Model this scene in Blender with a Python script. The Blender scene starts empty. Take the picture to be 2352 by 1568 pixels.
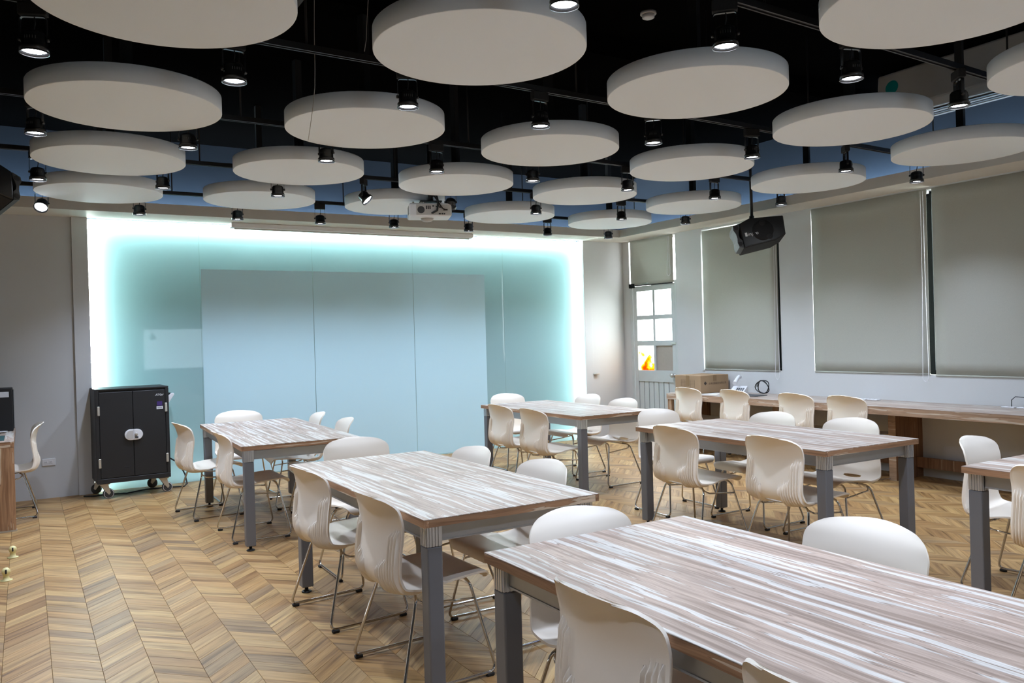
import bpy, bmesh, math, random
from mathutils import Vector, Matrix, Euler
from math import sin, cos, pi, radians

random.seed(7)
SC = bpy.context.scene
COL = SC.collection

# ------------------------------------------------------------------ camera
EYE = 1.463
YAW, PITCH, ROLL = radians(31.13), radians(-0.2206), radians(1.607)
def camera_matrix():
    f = Vector((sin(YAW) * cos(PITCH), cos(YAW) * cos(PITCH), sin(PITCH)))
    r = Vector((cos(YAW), -sin(YAW), 0)); d = f.cross(r)
    r2 = cos(ROLL) * r + sin(ROLL) * d; d2 = -sin(ROLL) * r + cos(ROLL) * d
    m = Matrix.Identity(4)
    for i in range(3):
        m[i][0], m[i][1], m[i][2] = r2[i], -d2[i], -f[i]
    m[2][3] = EYE
    return m
cam_data = bpy.data.cameras.new('camera')
cam_data.sensor_width = 36.0
cam_data.lens = 36.0 * 1856.6 / 2352.0
cam_data.clip_start = 0.02
cam = bpy.data.objects.new('camera', cam_data)
COL.objects.link(cam)
cam.matrix_world = camera_matrix()
SC.camera = cam

# ------------------------------------------------------------------ world, exposure
world = bpy.data.worlds.new('overcast_sky'); SC.world = world
world.use_nodes = True
bg = world.node_tree.nodes['Background']
bg.inputs['Color'].default_value = (0.93, 0.97, 1.0, 1)
bg.inputs['Strength'].default_value = 9.0
SC.view_settings.view_transform = 'Standard'
SC.view_settings.look = 'None'
SC.view_settings.gamma = 1.0
SC.view_settings.use_curve_mapping = False
SC.view_settings.exposure = 1.17
SC.cycles.use_denoising = True
SC.cycles.use_adaptive_sampling = True
SC.cycles.adaptive_threshold = 0.025
SC.cycles.max_bounces = 8
SC.cycles.diffuse_bounces = 4
SC.cycles.glossy_bounces = 4
SC.cycles.transmission_bounces = 6
SC.cycles.sample_clamp_indirect = 6.0
SC.cycles.caustics_reflective = False
SC.cycles.caustics_refractive = False

LAMP_POWER = 41.0
LAMP_COLOR = (0.68, 0.79, 1.0)
COVE_POWER = 17.0
GLASS_LED = 85.0

# ------------------------------------------------------------------ materials
def new_mat(name):
    m = bpy.data.materials.new(name); m.use_nodes = True
    return m, m.node_tree.nodes, m.node_tree.links, m.node_tree.nodes['Principled BSDF']
def setp(b, **k):
    for a, v in k.items():
        b.inputs[a.replace('_', ' ')].default_value = v
def plain(name, color, rough=0.5, metal=0.0, noise=0.0, nscale=40.0, bump=0.0, bscale=200.0, spec=0.5, emit=None, estr=0.0, coat=0.0):
    m, N, L, b = new_mat(name)
    c = (*color, 1)
    b.inputs['Base Color'].default_value = c
    b.inputs['Roughness'].default_value = rough
    b.inputs['Metallic'].default_value = metal
    b.inputs['Specular IOR Level'].default_value = spec
    if coat: b.inputs['Coat Weight'].default_value = coat
    tc = N.new('ShaderNodeTexCoord')
    if noise:
        n = N.new('ShaderNodeTexNoise'); n.inputs['Scale'].default_value = nscale; n.inputs['Detail'].default_value = 4
        L.new(tc.outputs['Object'], n.inputs['Vector'])
        mx = N.new('ShaderNodeMix'); mx.data_type = 'RGBA'
        mx.inputs['A'].default_value = tuple(x * (1 - noise) for x in color) + (1,)
        mx.inputs['B'].default_value = tuple(min(1, x * (1 + noise)) for x in color) + (1,)
        L.new(n.outputs['Fac'], mx.inputs['Factor']); L.new(mx.outputs['Result'], b.inputs['Base Color'])
    if bump:
        n2 = N.new('ShaderNodeTexNoise'); n2.inputs['Scale'].default_value = bscale; n2.inputs['Detail'].default_value = 3
        L.new(tc.outputs['Object'], n2.inputs['Vector'])
        bp = N.new('ShaderNodeBump'); bp.inputs['Strength'].default_value = bump; bp.inputs['Distance'].default_value = 0.002
        L.new(n2.outputs['Fac'], bp.inputs['Height']); L.new(bp.outputs['Normal'], b.inputs['Normal'])
    if emit:
        b.inputs['Emission Color'].default_value = (*emit, 1); b.inputs['Emission Strength'].default_value = estr
    return m

def ramp(N, stops, interp='LINEAR'):
    r = N.new('ShaderNodeValToRGB'); r.color_ramp.interpolation = interp
    e = r.color_ramp.elements
    while len(e) < len(stops): e.new(0.5)
    for i, (p, c) in enumerate(stops):
        e[i].position = p; e[i].color = (*c, 1)
    return r

def laminate(name, axis='Y', white=(0.78, 0.75, 0.71), tan=(0.47, 0.37, 0.295), dark=(0.29, 0.22, 0.17), thr=0.565, rough=0.42, scale=1.0):
    """striped zebra wood laminate; the streaks run along the given object axis"""
    m, N, L, b = new_mat(name)
    tc = N.new('ShaderNodeTexCoord'); oi = N.new('ShaderNodeObjectInfo')
    off = N.new('ShaderNodeVectorMath'); off.operation = 'SCALE'; off.inputs['Scale'].default_value = 37.0
    cmb = N.new('ShaderNodeCombineXYZ')
    for i in range(3): L.new(oi.outputs['Random'], cmb.inputs[i])
    L.new(cmb.outputs[0], off.inputs[0])
    add = N.new('ShaderNodeVectorMath'); add.operation = 'ADD'
    L.new(tc.outputs['Object'], add.inputs[0]); L.new(off.outputs[0], add.inputs[1])
    # slow wobble so the streaks wander
    wob = N.new('ShaderNodeTexNoise'); wob.inputs['Scale'].default_value = 3.2 * scale; wob.inputs['Detail'].default_value = 1
    L.new(add.outputs[0], wob.inputs['Vector'])
    ws = N.new('ShaderNodeVectorMath'); ws.operation = 'MULTIPLY_ADD'
    ws.inputs[1].default_value = (0.03, 0.03, 0.03)
    L.new(wob.outputs['Color'], ws.inputs[0]); L.new(add.outputs[0], ws.inputs[2])
    mp = N.new('ShaderNodeMapping')
    s = {'X': (1.3, 44, 44), 'Y': (44, 1.3, 44), 'Z': (44, 44, 1.3)}[axis]
    mp.inputs['Scale'].default_value = tuple(v * scale for v in s)
    L.new(ws.outputs[0], mp.inputs['Vector'])
    n1 = N.new('ShaderNodeTexNoise'); n1.inputs['Scale'].default_value = 1.0; n1.inputs['Detail'].default_value = 2.5; n1.inputs['Roughness'].default_value = 0.5
    L.new(mp.outputs[0], n1.inputs['Vector'])
    r1 = ramp(N, [(0.0, dark), (0.36, tuple(0.6 * a + 0.4 * c for a, c in zip(dark, tan))), (0.45, tan), (thr - 0.02, tuple(x * 1.12 for x in tan)), (thr - 0.008, dark), (thr + 0.004, white), (1.0, tuple(min(1, x * 1.06) for x in white))])
    L.new(n1.outputs['Fac'], r1.inputs['Fac'])
    mp2 = N.new('ShaderNodeMapping')
    s2 = {'X': (5, 260, 260), 'Y': (260, 5, 260), 'Z': (260, 260, 5)}[axis]
    mp2.inputs['Scale'].default_value = s2
    L.new(ws.outputs[0], mp2.inputs['Vector'])
    n2 = N.new('ShaderNodeTexNoise'); n2.inputs['Scale'].default_value = 1.0; n2.inputs['Detail'].default_value = 3
    L.new(mp2.outputs[0], n2.inputs['Vector'])
    r2 = ramp(N, [(0.3, (0.78, 0.76, 0.74)), (0.65, (1.06, 1.05, 1.04))])
    L.new(n2.outputs['Fac'], r2.inputs['Fac'])
    # broad tone shifts along the board
    n3 = N.new('ShaderNodeTexNoise'); n3.inputs['Scale'].default_value = 1.0; n3.inputs['Detail'].default_value = 2
    mp3 = N.new('ShaderNodeMapping'); mp3.inputs['Scale'].default_value = tuple(v * 0.22 for v in s)
    L.new(ws.outputs[0], mp3.inputs['Vector']); L.new(mp3.outputs[0], n3.inputs['Vector'])
    r3 = ramp(N, [(0.3, (0.82, 0.80, 0.79)), (0.7, (1.1, 1.07, 1.05))])
    L.new(n3.outputs['Fac'], r3.inputs['Fac'])
    mu = N.new('ShaderNodeMix'); mu.data_type = 'RGBA'; mu.blend_type = 'MULTIPLY'; mu.inputs['Factor'].default_value = 1
    L.new(r1.outputs[0], mu.inputs['A']); L.new(r2.outputs[0], mu.inputs['B'])
    mu2 = N.new('ShaderNodeMix'); mu2.data_type = 'RGBA'; mu2.blend_type = 'MULTIPLY'; mu2.inputs['Factor'].default_value = 1
    L.new(mu.outputs['Result'], mu2.inputs['A']); L.new(r3.outputs[0], mu2.inputs['B'])
    L.new(mu2.outputs['Result'], b.inputs['Base Color'])
    b.inputs['Roughness'].default_value = rough; b.inputs['Specular IOR Level'].default_value = 0.25
    return m

def floor_wood():
    m, N, L, b = new_mat('floor_wood')
    uv = N.new('ShaderNodeUVMap'); uv.uv_map = 'grain'
    gi = N.new('ShaderNodeNewGeometry'); oi = N.new('ShaderNodeObjectInfo')
    a = N.new('ShaderNodeMath'); a.operation = 'ADD'
    L.new(gi.outputs['Random Per Island'], a.inputs[0]); L.new(oi.outputs['Random'], a.inputs[1])
    fr = N.new('ShaderNodeMath'); fr.operation = 'FRACT'; L.new(a.outputs[0], fr.inputs[0])
    sc = N.new('ShaderNodeMath'); sc.operation = 'MULTIPLY'; sc.inputs[1].default_value = 53.0; L.new(fr.outputs[0], sc.inputs[0])
    cmb = N.new('ShaderNodeCombineXYZ'); L.new(sc.outputs[0], cmb.inputs[0]); L.new(sc.outputs[0], cmb.inputs[1]); L.new(sc.outputs[0], cmb.inputs[2])
    add = N.new('ShaderNodeVectorMath'); add.operation = 'ADD'
    L.new(uv.outputs[0], add.inputs[0]); L.new(cmb.outputs[0], add.inputs[1])
    base = ramp(N, [(0.0, (0.260, 0.141, 0.054)), (0.18, (0.358, 0.208, 0.081)), (0.4, (0.422, 0.264, 0.113)), (0.6, (0.310, 0.173, 0.064)), (0.8, (0.422, 0.268, 0.110)), (0.92, (0.239, 0.148, 0.074)), (1.0, (0.365, 0.236, 0.110))])
    L.new(fr.outputs[0], base.inputs['Fac'])
    # two or three printed strips per plank
    mp = N.new('ShaderNodeMapping'); mp.inputs['Scale'].default_value = (1.8, 34, 1); L.new(add.outputs[0], mp.inputs['Vector'])
    n1 = N.new('ShaderNodeTexNoise'); n1.inputs['Scale'].default_value = 1; n1.inputs['Detail'].default_value = 2; L.new(mp.outputs[0], n1.inputs['Vector'])
    r1 = ramp(N, [(0.30, (0.50, 0.44, 0.41)), (0.40, (0.80, 0.76, 0.73)), (0.50, (1.0, 1.0, 1.0)), (0.68, (1.20, 1.19, 1.17))])
    L.new(n1.outputs['Fac'], r1.inputs['Fac'])
    mp2 = N.new('ShaderNodeMapping'); mp2.inputs['Scale'].default_value = (7, 170, 1); L.new(add.outputs[0], mp2.inputs['Vector'])
    n2 = N.new('ShaderNodeTexNoise'); n2.inputs['Scale'].default_value = 1; n2.inputs['Detail'].default_value = 4; n2.inputs['Distortion'].default_value = 0.6
    L.new(mp2.outputs[0], n2.inputs['Vector'])
    r2 = ramp(N, [(0.25, (0.74, 0.71, 0.68)), (0.6, (1.05, 1.05, 1.05))]); L.new(n2.outputs['Fac'], r2.inputs['Fac'])
    mu = N.new('ShaderNodeMix'); mu.data_type = 'RGBA'; mu.blend_type = 'MULTIPLY'; mu.inputs['Factor'].default_value = 1
    L.new(base.outputs[0], mu.inputs['A']); L.new(r1.outputs[0], mu.inputs['B'])
    mu2 = N.new('ShaderNodeMix'); mu2.data_type = 'RGBA'; mu2.blend_type = 'MULTIPLY'; mu2.inputs['Factor'].default_value = 1
    L.new(mu.outputs['Result'], mu2.inputs['A']); L.new(r2.outputs[0], mu2.inputs['B'])
    L.new(mu2.outputs['Result'], b.inputs['Base Color'])
    b.inputs['Roughness'].default_value = 0.42; b.inputs['Specular IOR Level'].default_value = 0.28
    bp = N.new('ShaderNodeBump'); bp.inputs['Strength'].default_value = 0.12; bp.inputs['Distance'].default_value = 0.001
    L.new(n2.outputs['Fac'], bp.inputs['Height']); L.new(bp.outputs['Normal'], b.inputs['Normal'])
    return m

def glow_glass(name, color, trans, gloss_rough, gloss=0.5):
    """satin back-lit glass: diffuse + translucent body under a clear gloss"""
    m = bpy.data.materials.new(name); m.use_nodes = True
    N, L = m.node_tree.nodes, m.node_tree.links
    N.remove(N['Principled BSDF']); out = N['Material Output']
    tc = N.new('ShaderNodeTexCoord'); n = N.new('ShaderNodeTexNoise'); n.inputs['Scale'].default_value = 0.8; n.inputs['Detail'].default_value = 2
    L.new(tc.outputs['Object'], n.inputs['Vector'])
    mx = N.new('ShaderNodeMix'); mx.data_type = 'RGBA'
    mx.inputs['A'].default_value = tuple(c * 0.97 for c in color) + (1,); mx.inputs['B'].default_value = tuple(min(1, c * 1.03) for c in color) + (1,)
    L.new(n.outputs['Fac'], mx.inputs['Factor'])
    d = N.new('ShaderNodeBsdfDiffuse'); t = N.new('ShaderNodeBsdfTranslucent'); g = N.new('ShaderNodeBsdfGlossy')
    L.new(mx.outputs['Result'], d.inputs['Color']); L.new(mx.outputs['Result'], t.inputs['Color'])
    g.inputs['Roughness'].default_value = gloss_rough
    m1 = N.new('ShaderNodeMixShader'); m1.inputs[0].default_value = trans
    L.new(d.outputs[0], m1.inputs[1]); L.new(t.outputs[0], m1.inputs[2])
    fr = N.new('ShaderNodeFresnel'); fr.inputs['IOR'].default_value = 1.5
    fm = N.new('ShaderNodeMath'); fm.operation = 'MULTIPLY'; fm.inputs[1].default_value = gloss * 2; L.new(fr.outputs[0], fm.inputs[0])
    m2 = N.new('ShaderNodeMixShader'); L.new(fm.outputs[0], m2.inputs[0])
    L.new(m1.outputs[0], m2.inputs[1]); L.new(g.outputs[0], m2.inputs[2])
    L.new(m2.outputs[0], out.inputs['Surface'])
    return m

def emitter(name, color, strength):
    m = bpy.data.materials.new(name); m.use_nodes = True
    N, L = m.node_tree.nodes, m.node_tree.links
    N.remove(N['Principled BSDF']); e = N.new('ShaderNodeEmission')
    e.inputs['Color'].default_value = (*color, 1); e.inputs['Strength'].default_value = strength
    L.new(e.outputs[0], N['Material Output'].inputs['Surface'])
    return m

def clear_pane(name):
    m = bpy.data.materials.new(name); m.use_nodes = True
    N, L = m.node_tree.nodes, m.node_tree.links
    N.remove(N['Principled BSDF'])
    t = N.new('ShaderNodeBsdfTransparent'); g = N.new('ShaderNodeBsdfGlossy'); g.inputs['Roughness'].default_value = 0.02
    t.inputs['Color'].default_value = (0.94, 0.97, 0.96, 1)
    mx = N.new('ShaderNodeMixShader'); mx.inputs[0].default_value = 0.05
    L.new(t.outputs[0], mx.inputs[1]); L.new(g.outputs[0], mx.inputs[2]); L.new(mx.outputs[0], N['Material Output'].inputs['Surface'])
    return m

def poster_pane(name):
    """thin printed film on a pane: orange autumn print, light shines through"""
    m = bpy.data.materials.new(name); m.use_nodes = True
    N, L = m.node_tree.nodes, m.node_tree.links
    N.remove(N['Principled BSDF'])
    tc = N.new('ShaderNodeTexCoord'); n = N.new('ShaderNodeTexNoise'); n.inputs['Scale'].default_value = 9; n.inputs['Detail'].default_value = 5
    L.new(tc.outputs['Object'], n.inputs['Vector'])
    sx = N.new('ShaderNodeSeparateXYZ'); L.new(tc.outputs['Object'], sx.inputs[0])
    mr = N.new('ShaderNodeMapRange'); mr.inputs['From Min'].default_value = -0.16; mr.inputs['From Max'].default_value = 0.16
    mr.inputs['To Min'].default_value = 0.22; mr.inputs['To Max'].default_value = -0.12; L.new(sx.outputs['Z'], mr.inputs['Value'])
    yy = N.new('ShaderNodeMath'); yy.operation = 'ABSOLUTE'; L.new(sx.outputs['Y'], yy.inputs[0])
    ym = N.new('ShaderNodeMath'); ym.operation = 'MULTIPLY_ADD'; ym.inputs[1].default_value = -1.0; L.new(yy.outputs[0], ym.inputs[0]); L.new(mr.outputs[0], ym.inputs[2])
    ad = N.new('ShaderNodeMath'); ad.operation = 'ADD'; L.new(n.outputs['Fac'], ad.inputs[0]); L.new(ym.outputs[0], ad.inputs[1])
    r = ramp(N, [(0.44, (1.0, 0.98, 0.9)), (0.50, (0.95, 0.62, 0.12)), (0.62, (0.70, 0.22, 0.02)), (0.8, (0.42, 0.08, 0.01))])
    L.new(ad.outputs[0], r.inputs['Fac'])
    t = N.new('ShaderNodeBsdfTranslucent'); tr = N.new('ShaderNodeBsdfTransparent')
    L.new(r.outputs[0], t.inputs['Color']); L.new(r.outputs[0], tr.inputs['Color'])
    mx = N.new('ShaderNodeMixShader'); mx.inputs[0].default_value = 0.55
    L.new(t.outputs[0], mx.inputs[1]); L.new(tr.outputs[0], mx.inputs[2]); L.new(mx.outputs[0], N['Material Output'].inputs['Surface'])
    return m

def blind_fabric(name, color):
    m, N, L, b = new_mat(name)
    tc = N.new('ShaderNodeTexCoord')
    w = N.new('ShaderNodeTexNoise'); w.inputs['Scale'].default_value = 420; w.inputs['Detail'].default_value = 1
    L.new(tc.outputs['Object'], w.inputs['Vector'])
    r = ramp(N, [(0.3, tuple(c * 0.92 for c in color)), (0.7, tuple(c * 1.06 for c in color))]); L.new(w.outputs['Fac'], r.inputs['Fac'])
    L.new(r.outputs[0], b.inputs['Base Color']); b.inputs['Roughness'].default_value = 0.9
    b.inputs['Specular IOR Level'].default_value = 0.1
    t = N.new('ShaderNodeBsdfTranslucent'); t.inputs['Color'].default_value = (0.75, 0.78, 0.60, 1)
    mx = N.new('ShaderNodeMixShader'); mx.inputs[0].default_value = 0.012
    L.new(b.outputs[0], mx.inputs[1]); L.new(t.outputs[0], mx.inputs[2]); L.new(mx.outputs[0], N['Material Output'].inputs['Surface'])
    return m

M = {}
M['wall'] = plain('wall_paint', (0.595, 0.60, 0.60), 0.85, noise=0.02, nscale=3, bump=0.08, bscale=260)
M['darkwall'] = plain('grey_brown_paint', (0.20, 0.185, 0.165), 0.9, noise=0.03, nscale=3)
M['niche'] = plain('niche_teal_paint', (0.20, 0.27, 0.27), 0.9, noise=0.03, nscale=3)
M['soffit'] = plain('soffit_paint', (0.66, 0.63, 0.575), 0.85, noise=0.02, nscale=3)
M['upper'] = plain('upper_wall_slate_paint', (0.088, 0.110, 0.152), 0.9, noise=0.05, nscale=2)
M['ceiling'] = plain('ceiling_black_paint', (0.0032, 0.0032, 0.0034), 0.9, noise=0.1, nscale=4, spec=0.0)
M['black'] = plain('black_powder_coat', (0.012, 0.012, 0.013), 0.45, noise=0.05)
M['blackmatte'] = plain('black_matte', (0.010, 0.010, 0.011), 0.8, noise=0.1)
M['cart'] = plain('black_textured_steel', (0.013, 0.013, 0.014), 0.55, noise=0.1, bump=0.1, bscale=500)
M['lamp'] = plain('lamp_black_enamel', (0.010, 0.010, 0.011), 0.28, noise=0.05, coat=0.3)
M['disc'] = plain('acoustic_felt', (0.85, 0.915, 0.985), 0.95, noise=0.03, nscale=300, bump=0.15, bscale=900)
M['top'] = laminate('table_laminate', 'Y', white=(0.55, 0.53, 0.49), tan=(0.395, 0.312, 0.256), dark=(0.21, 0.152, 0.115), thr=0.545)
M['edge'] = laminate('table_edge_wood', 'Y', white=(0.62, 0.50, 0.37), tan=(0.36, 0.21, 0.12), dark=(0.22, 0.12, 0.065), thr=0.60)
M['edgex'] = laminate('table_edge_wood_short', 'X', white=(0.62, 0.50, 0.37), tan=(0.36, 0.21, 0.12), dark=(0.22, 0.12, 0.065), thr=0.60)
M['deskz'] = laminate('desk_panel_wood', 'Z', white=(0.66, 0.52, 0.37), tan=(0.42, 0.25, 0.14), dark=(0.25, 0.13, 0.07), thr=0.58)
M['counter_edge'] = laminate('counter_edge_wood', 'Y', white=(0.62, 0.53, 0.43), tan=(0.42, 0.29, 0.20), dark=(0.25, 0.16, 0.10), thr=0.58)
M['counter_leg'] = laminate('counter_leg_wood', 'Z', white=(0.55, 0.42, 0.30), tan=(0.27, 0.15, 0.085), dark=(0.16, 0.08, 0.045), thr=0.66)
M['floor'] = floor_wood()
M['subfloor'] = plain('floor_joint_dark_board', (0.10, 0.065, 0.035), 0.9, noise=0.1)  # dark brown board under the planks, visible in their joints
M['steel'] = plain('table_grey_powder_coat', (0.17, 0.175, 0.19), 0.42, metal=0.35, noise=0.03, nscale=200)
M['alu'] = plain('brushed_aluminium', (0.62, 0.63, 0.65), 0.32, metal=0.85, noise=0.04, nscale=90)
M['rail'] = plain('satin_aluminium_rail', (0.40, 0.41, 0.42), 0.38, metal=0.6, noise=0.03)
M['chrome'] = plain('chrome', (0.62, 0.62, 0.63), 0.08, metal=1.0)
M['rubber'] = plain('black_rubber', (0.012, 0.012, 0.012), 0.7)
M['plastic'] = plain('cream_polypropylene', (0.86, 0.775, 0.66), 0.38, noise=0.012, nscale=8, bump=0.05, bscale=700)
M['white'] = plain('white_plastic', (0.78, 0.78, 0.80), 0.35, noise=0.01)
M['greyplastic'] = plain('warm_grey_plastic', (0.52, 0.50, 0.48), 0.5, noise=0.02)
M['darkgrey'] = plain('dark_grey_plastic', (0.05, 0.052, 0.056), 0.5, noise=0.03)
M['slot'] = plain('slot_dark', (0.02, 0.02, 0.022), 0.8)
M['glass'] = glow_glass('teal_satin_glass', (0.42, 0.64, 0.675), 0.42, 0.03, 0.5)
M['clearbody'] = clear_pane('clear_glass_body')
M['film'] = glow_glass('pale_blue_projection_film', (0.62, 0.865, 0.945), 0.22, 0.35, 0.10)
M['led'] = emitter('cool_led_strip', (0.88, 1.0, 0.97), GLASS_LED)
M['cove'] = emitter('blue_white_cove_led', (0.55, 0.78, 1.0), COVE_POWER)
M['lens'] = emitter('lamp_lens_light', (0.86, 0.92, 1.0), 30.0)
M['ac'] = plain('air_conditioner_shell', (0.50, 0.49, 0.47), 0.5, noise=0.02)
M['teal'] = plain('teal_sticker', (0.0, 0.28, 0.27), 0.5)
M['blind'] = blind_fabric('blind_fabric', (0.45, 0.45, 0.40))
M['bronze'] = plain('dark_bronze_frame', (0.008, 0.011, 0.011), 0.8, noise=0.05, spec=0.2)
M['pane'] = clear_pane('clear_glass')
M['poster'] = poster_pane('orange_print_film')
M['doorpaint'] = plain('pale_grey_green_door_paint', (0.56, 0.59, 0.58), 0.5, noise=0.06, nscale=9)
M['doorgap'] = plain('door_groove', (0.10, 0.11, 0.115), 0.8)
M['plywood'] = plain('beige_board', (0.42, 0.37, 0.315), 0.7, noise=0.06, nscale=30)
M['card'] = plain('cardboard', (0.36, 0.235, 0.13), 0.85, noise=0.06, nscale=12)
M['tape'] = plain('brown_packing_tape', (0.27, 0.165, 0.075), 0.35, noise=0.05)
M['print'] = plain('carton_black_print', (0.05, 0.04, 0.03), 0.8)
M['faintprint'] = plain('carton_faint_print', (0.13, 0.085, 0.05), 0.8)
M['paper'] = plain('white_paper', (0.75, 0.76, 0.80), 0.8)
M['screen'] = emitter('lit_screen', (0.70, 0.86, 1.0), 2.2)
M['purple'] = plain('purple_sticker', (0.055, 0.025, 0.16), 0.4)
M['matgreen'] = plain('dark_green_mat', (0.015, 0.06, 0.06), 0.6, noise=0.05)
M['yellow'] = plain('cream_yellow_rubber', (0.72, 0.63, 0.30), 0.45)
M['silver'] = plain('silver_hinge', (0.62, 0.60, 0.55), 0.35, metal=0.7)
M['exterior'] = plain('pale_exterior_ground', (0.55, 0.56, 0.52), 0.9, noise=0.05, nscale=1)

# ------------------------------------------------------------------ mesh helpers
class MB:
    def __init__(s): s.v = []; s.f = []; s.smooth = []
    def add(s, vs, fs, smooth=False):
        o = len(s.v); s.v += [tuple(v) for v in vs]
        s.f += [tuple(i + o for i in f) for f in fs]; s.smooth += [smooth] * len(fs)
        return s
    def box(s, a, b, mat=None):
        (x0, y0, z0), (x1, y1, z1) = a, b
        vs = [(x0, y0, z0), (x1, y0, z0), (x1, y1, z0), (x0, y1, z0), (x0, y0, z1), (x1, y0, z1), (x1, y1, z1), (x0, y1, z1)]
        if mat: vs = [mat @ Vector(v) for v in vs]
        return s.add(vs, [(0, 3, 2, 1), (4, 5, 6, 7), (0, 1, 5, 4), (1, 2, 6, 5), (2, 3, 7, 6), (3, 0, 4, 7)])
    def prism(s, pts, axis, lo, hi):
        """closed outline extruded along axis ('X','Y','Z')"""
        n = len(pts)
        def P(p, t):
            return {'X': (t, p[0], p[1]), 'Y': (p[0], t, p[1]), 'Z': (p[0], p[1], t)}[axis]
        vs = [P(p, lo) for p in pts] + [P(p, hi) for p in pts]
        fs = [tuple(range(n))[::-1], tuple(range(n, 2 * n))] + [(i, (i + 1) % n, n + (i + 1) % n, n + i) for i in range(n)]
        return s.add(vs, fs)
    def tube(s, pts, r, n=8, closed=False, caps=True):
        pts = [Vector(p) for p in pts]; k = len(pts); rings = []
        up = None
        for i, p in enumerate(pts):
            a = pts[i - 1] if (i > 0 or closed) else pts[i]
            b = pts[(i + 1) % k] if (i < k - 1 or closed) else pts[i]
            t = (b - a).normalized()
            if up is None:
                up = t.orthogonal().normalized()
            up = (up - t * up.dot(t))
            up = up.normalized() if up.length > 1e-6 else t.orthogonal().normalized()
            w = t.cross(up); rr = r[i] if isinstance(r, (list, tuple)) else r
            rings.append([p + up * (rr * cos(2 * pi * j / n)) + w * (rr * sin(2 * pi * j / n)) for j in range(n)])
        vs = [q for g in rings for q in g]; fs = []
        for i in range(k if closed else k - 1):
            A, B = i * n, ((i + 1) % k) * n
            fs += [(A + j, A + (j + 1) % n, B + (j + 1) % n, B + j) for j in range(n)]
        s.add(vs, fs, True)
        if caps and not closed:
            o = len(s.v) - len(vs)
            s.f += [tuple(o + j for j in range(n))[::-1], tuple(o + (k - 1) * n + j for j in range(n))]; s.smooth += [False, False]
        return s
    def lathe(s, prof, n=24, mat=None, caps=True, sharp=False):
        """(r, z) profile spun about Z"""
        vs = []; fs = []
        for r, z in prof:
            vs += [Vector((r * cos(2 * pi * j / n), r * sin(2 * pi * j / n), z)) for j in range(n)]
        if mat: vs = [mat @ v for v in vs]
        for i in range(len(prof) - 1):
            fs += [(i * n + j, i * n + (j + 1) % n, (i + 1) * n + (j + 1) % n, (i + 1) * n + j) for j in range(n)]
        s.add(vs, fs, not sharp)
        if caps:
            o = len(s.v) - len(vs)
            s.f += [tuple(o + j for j in range(n))[::-1], tuple(o + (len(prof) - 1) * n + j for j in range(n))]; s.smooth += [False, False]
        return s
    def mesh(s, name, mat, bevel=0.0, seg=1):
        me = bpy.data.meshes.new(name); me.from_pydata(s.v, [], s.f)
        bm = bmesh.new(); bm.from_mesh(me)
        for f, sm in zip(bm.faces, s.smooth): f.smooth = sm
        bmesh.ops.recalc_face_normals(bm, faces=bm.faces)
        if bevel:
            ed = [e for e in bm.edges if len(e.link_faces) == 2 and e.calc_face_angle(0) > 0.6]
            bmesh.ops.bevel(bm, geom=ed, offset=bevel, segments=seg, profile=0.5, affect='EDGES')
        bm.to_mesh(me); bm.free()
        for m in (mat if isinstance(mat, (list, tuple)) else [mat]): me.materials.append(m)
        return me
    def build(s, name, mat, parent=None, bevel=0.0, seg=1, loc=None, rot=None):
        return link(name, s.mesh(name, mat, bevel, seg), parent, loc, rot)

def link(name, me, parent=None, loc=None, rot=None):
    o = bpy.data.objects.new(name, me); COL.objects.link(o)
    if parent: o.parent = parent
    if loc: o.location = loc
    if rot: o.rotation_euler = rot
    return o
def tag(o, label, cat, group=None):
    o['label'] = label; o['category'] = cat
    if group: o['group'] = group
    return o
def thing(name, label, cat, loc=(0, 0, 0), rz=0.0, group=None):
    o = bpy.data.objects.new(name, None); COL.objects.link(o); o.empty_display_size = 0.1
    o.location = loc; o.rotation_euler = (0, 0, rz)
    return tag(o, label, cat, group)
def struct(o, label=None):
    o['kind'] = 'structure'
    if label: o['label'] = label
    return o
def box(name, a, b, mat, parent=None, bevel=0.0, seg=1):
    """mesh whose origin is its own centre"""
    c = [(p + q) / 2 for p, q in zip(a, b)]
    h = [abs(q - p) / 2 for p, q in zip(a, b)]
    return MB().box([-x for x in h], h).build(name, mat, parent, bevel, seg, loc=c)
def copy_tree(o, parent=None):
    c = o.copy(); COL.objects.link(c)
    if parent: c.parent = parent
    for ch in list(o.children): copy_tree(ch, c)
    return c
def text(name, body, size, mat, parent, loc, rot, thick=0.0006, shear=0.0, align='CENTER'):
    cu = bpy.data.curves.new(name, 'FONT'); cu.body = body; cu.size = size; cu.extrude = thick; cu.shear = shear
    cu.align_x = align; cu.align_y = 'CENTER'; cu.resolution_u = 3
    t = bpy.data.objects.new(name + '_tmp', cu); COL.objects.link(t)
    dg = bpy.context.evaluated_depsgraph_get()
    me = bpy.data.meshes.new_from_object(t.evaluated_get(dg)); me.name = name
    bpy.data.objects.remove(t); bpy.data.curves.remove(cu)
    me.materials.clear(); me.materials.append(mat)
    return link(name, me, parent, loc, rot)
def bend(pts, rad=0.04, n=5):
    """polyline with rounded corners"""
    pts = [Vector(p) for p in pts]; out = [pts[0]]
    for a, b, c in zip(pts, pts[1:], pts[2:]):
        d1 = (a - b); d2 = (c - b); k = min(rad, d1.length * 0.45, d2.length * 0.45)
        p, q = b + d1.normalized() * k, b + d2.normalized() * k
        for i in range(n + 1):
            t = i / n; out.append((1 - t) ** 2 * p + 2 * t * (1 - t) * b + t * t * q)
    out.append(pts[-1])
    return out

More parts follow.
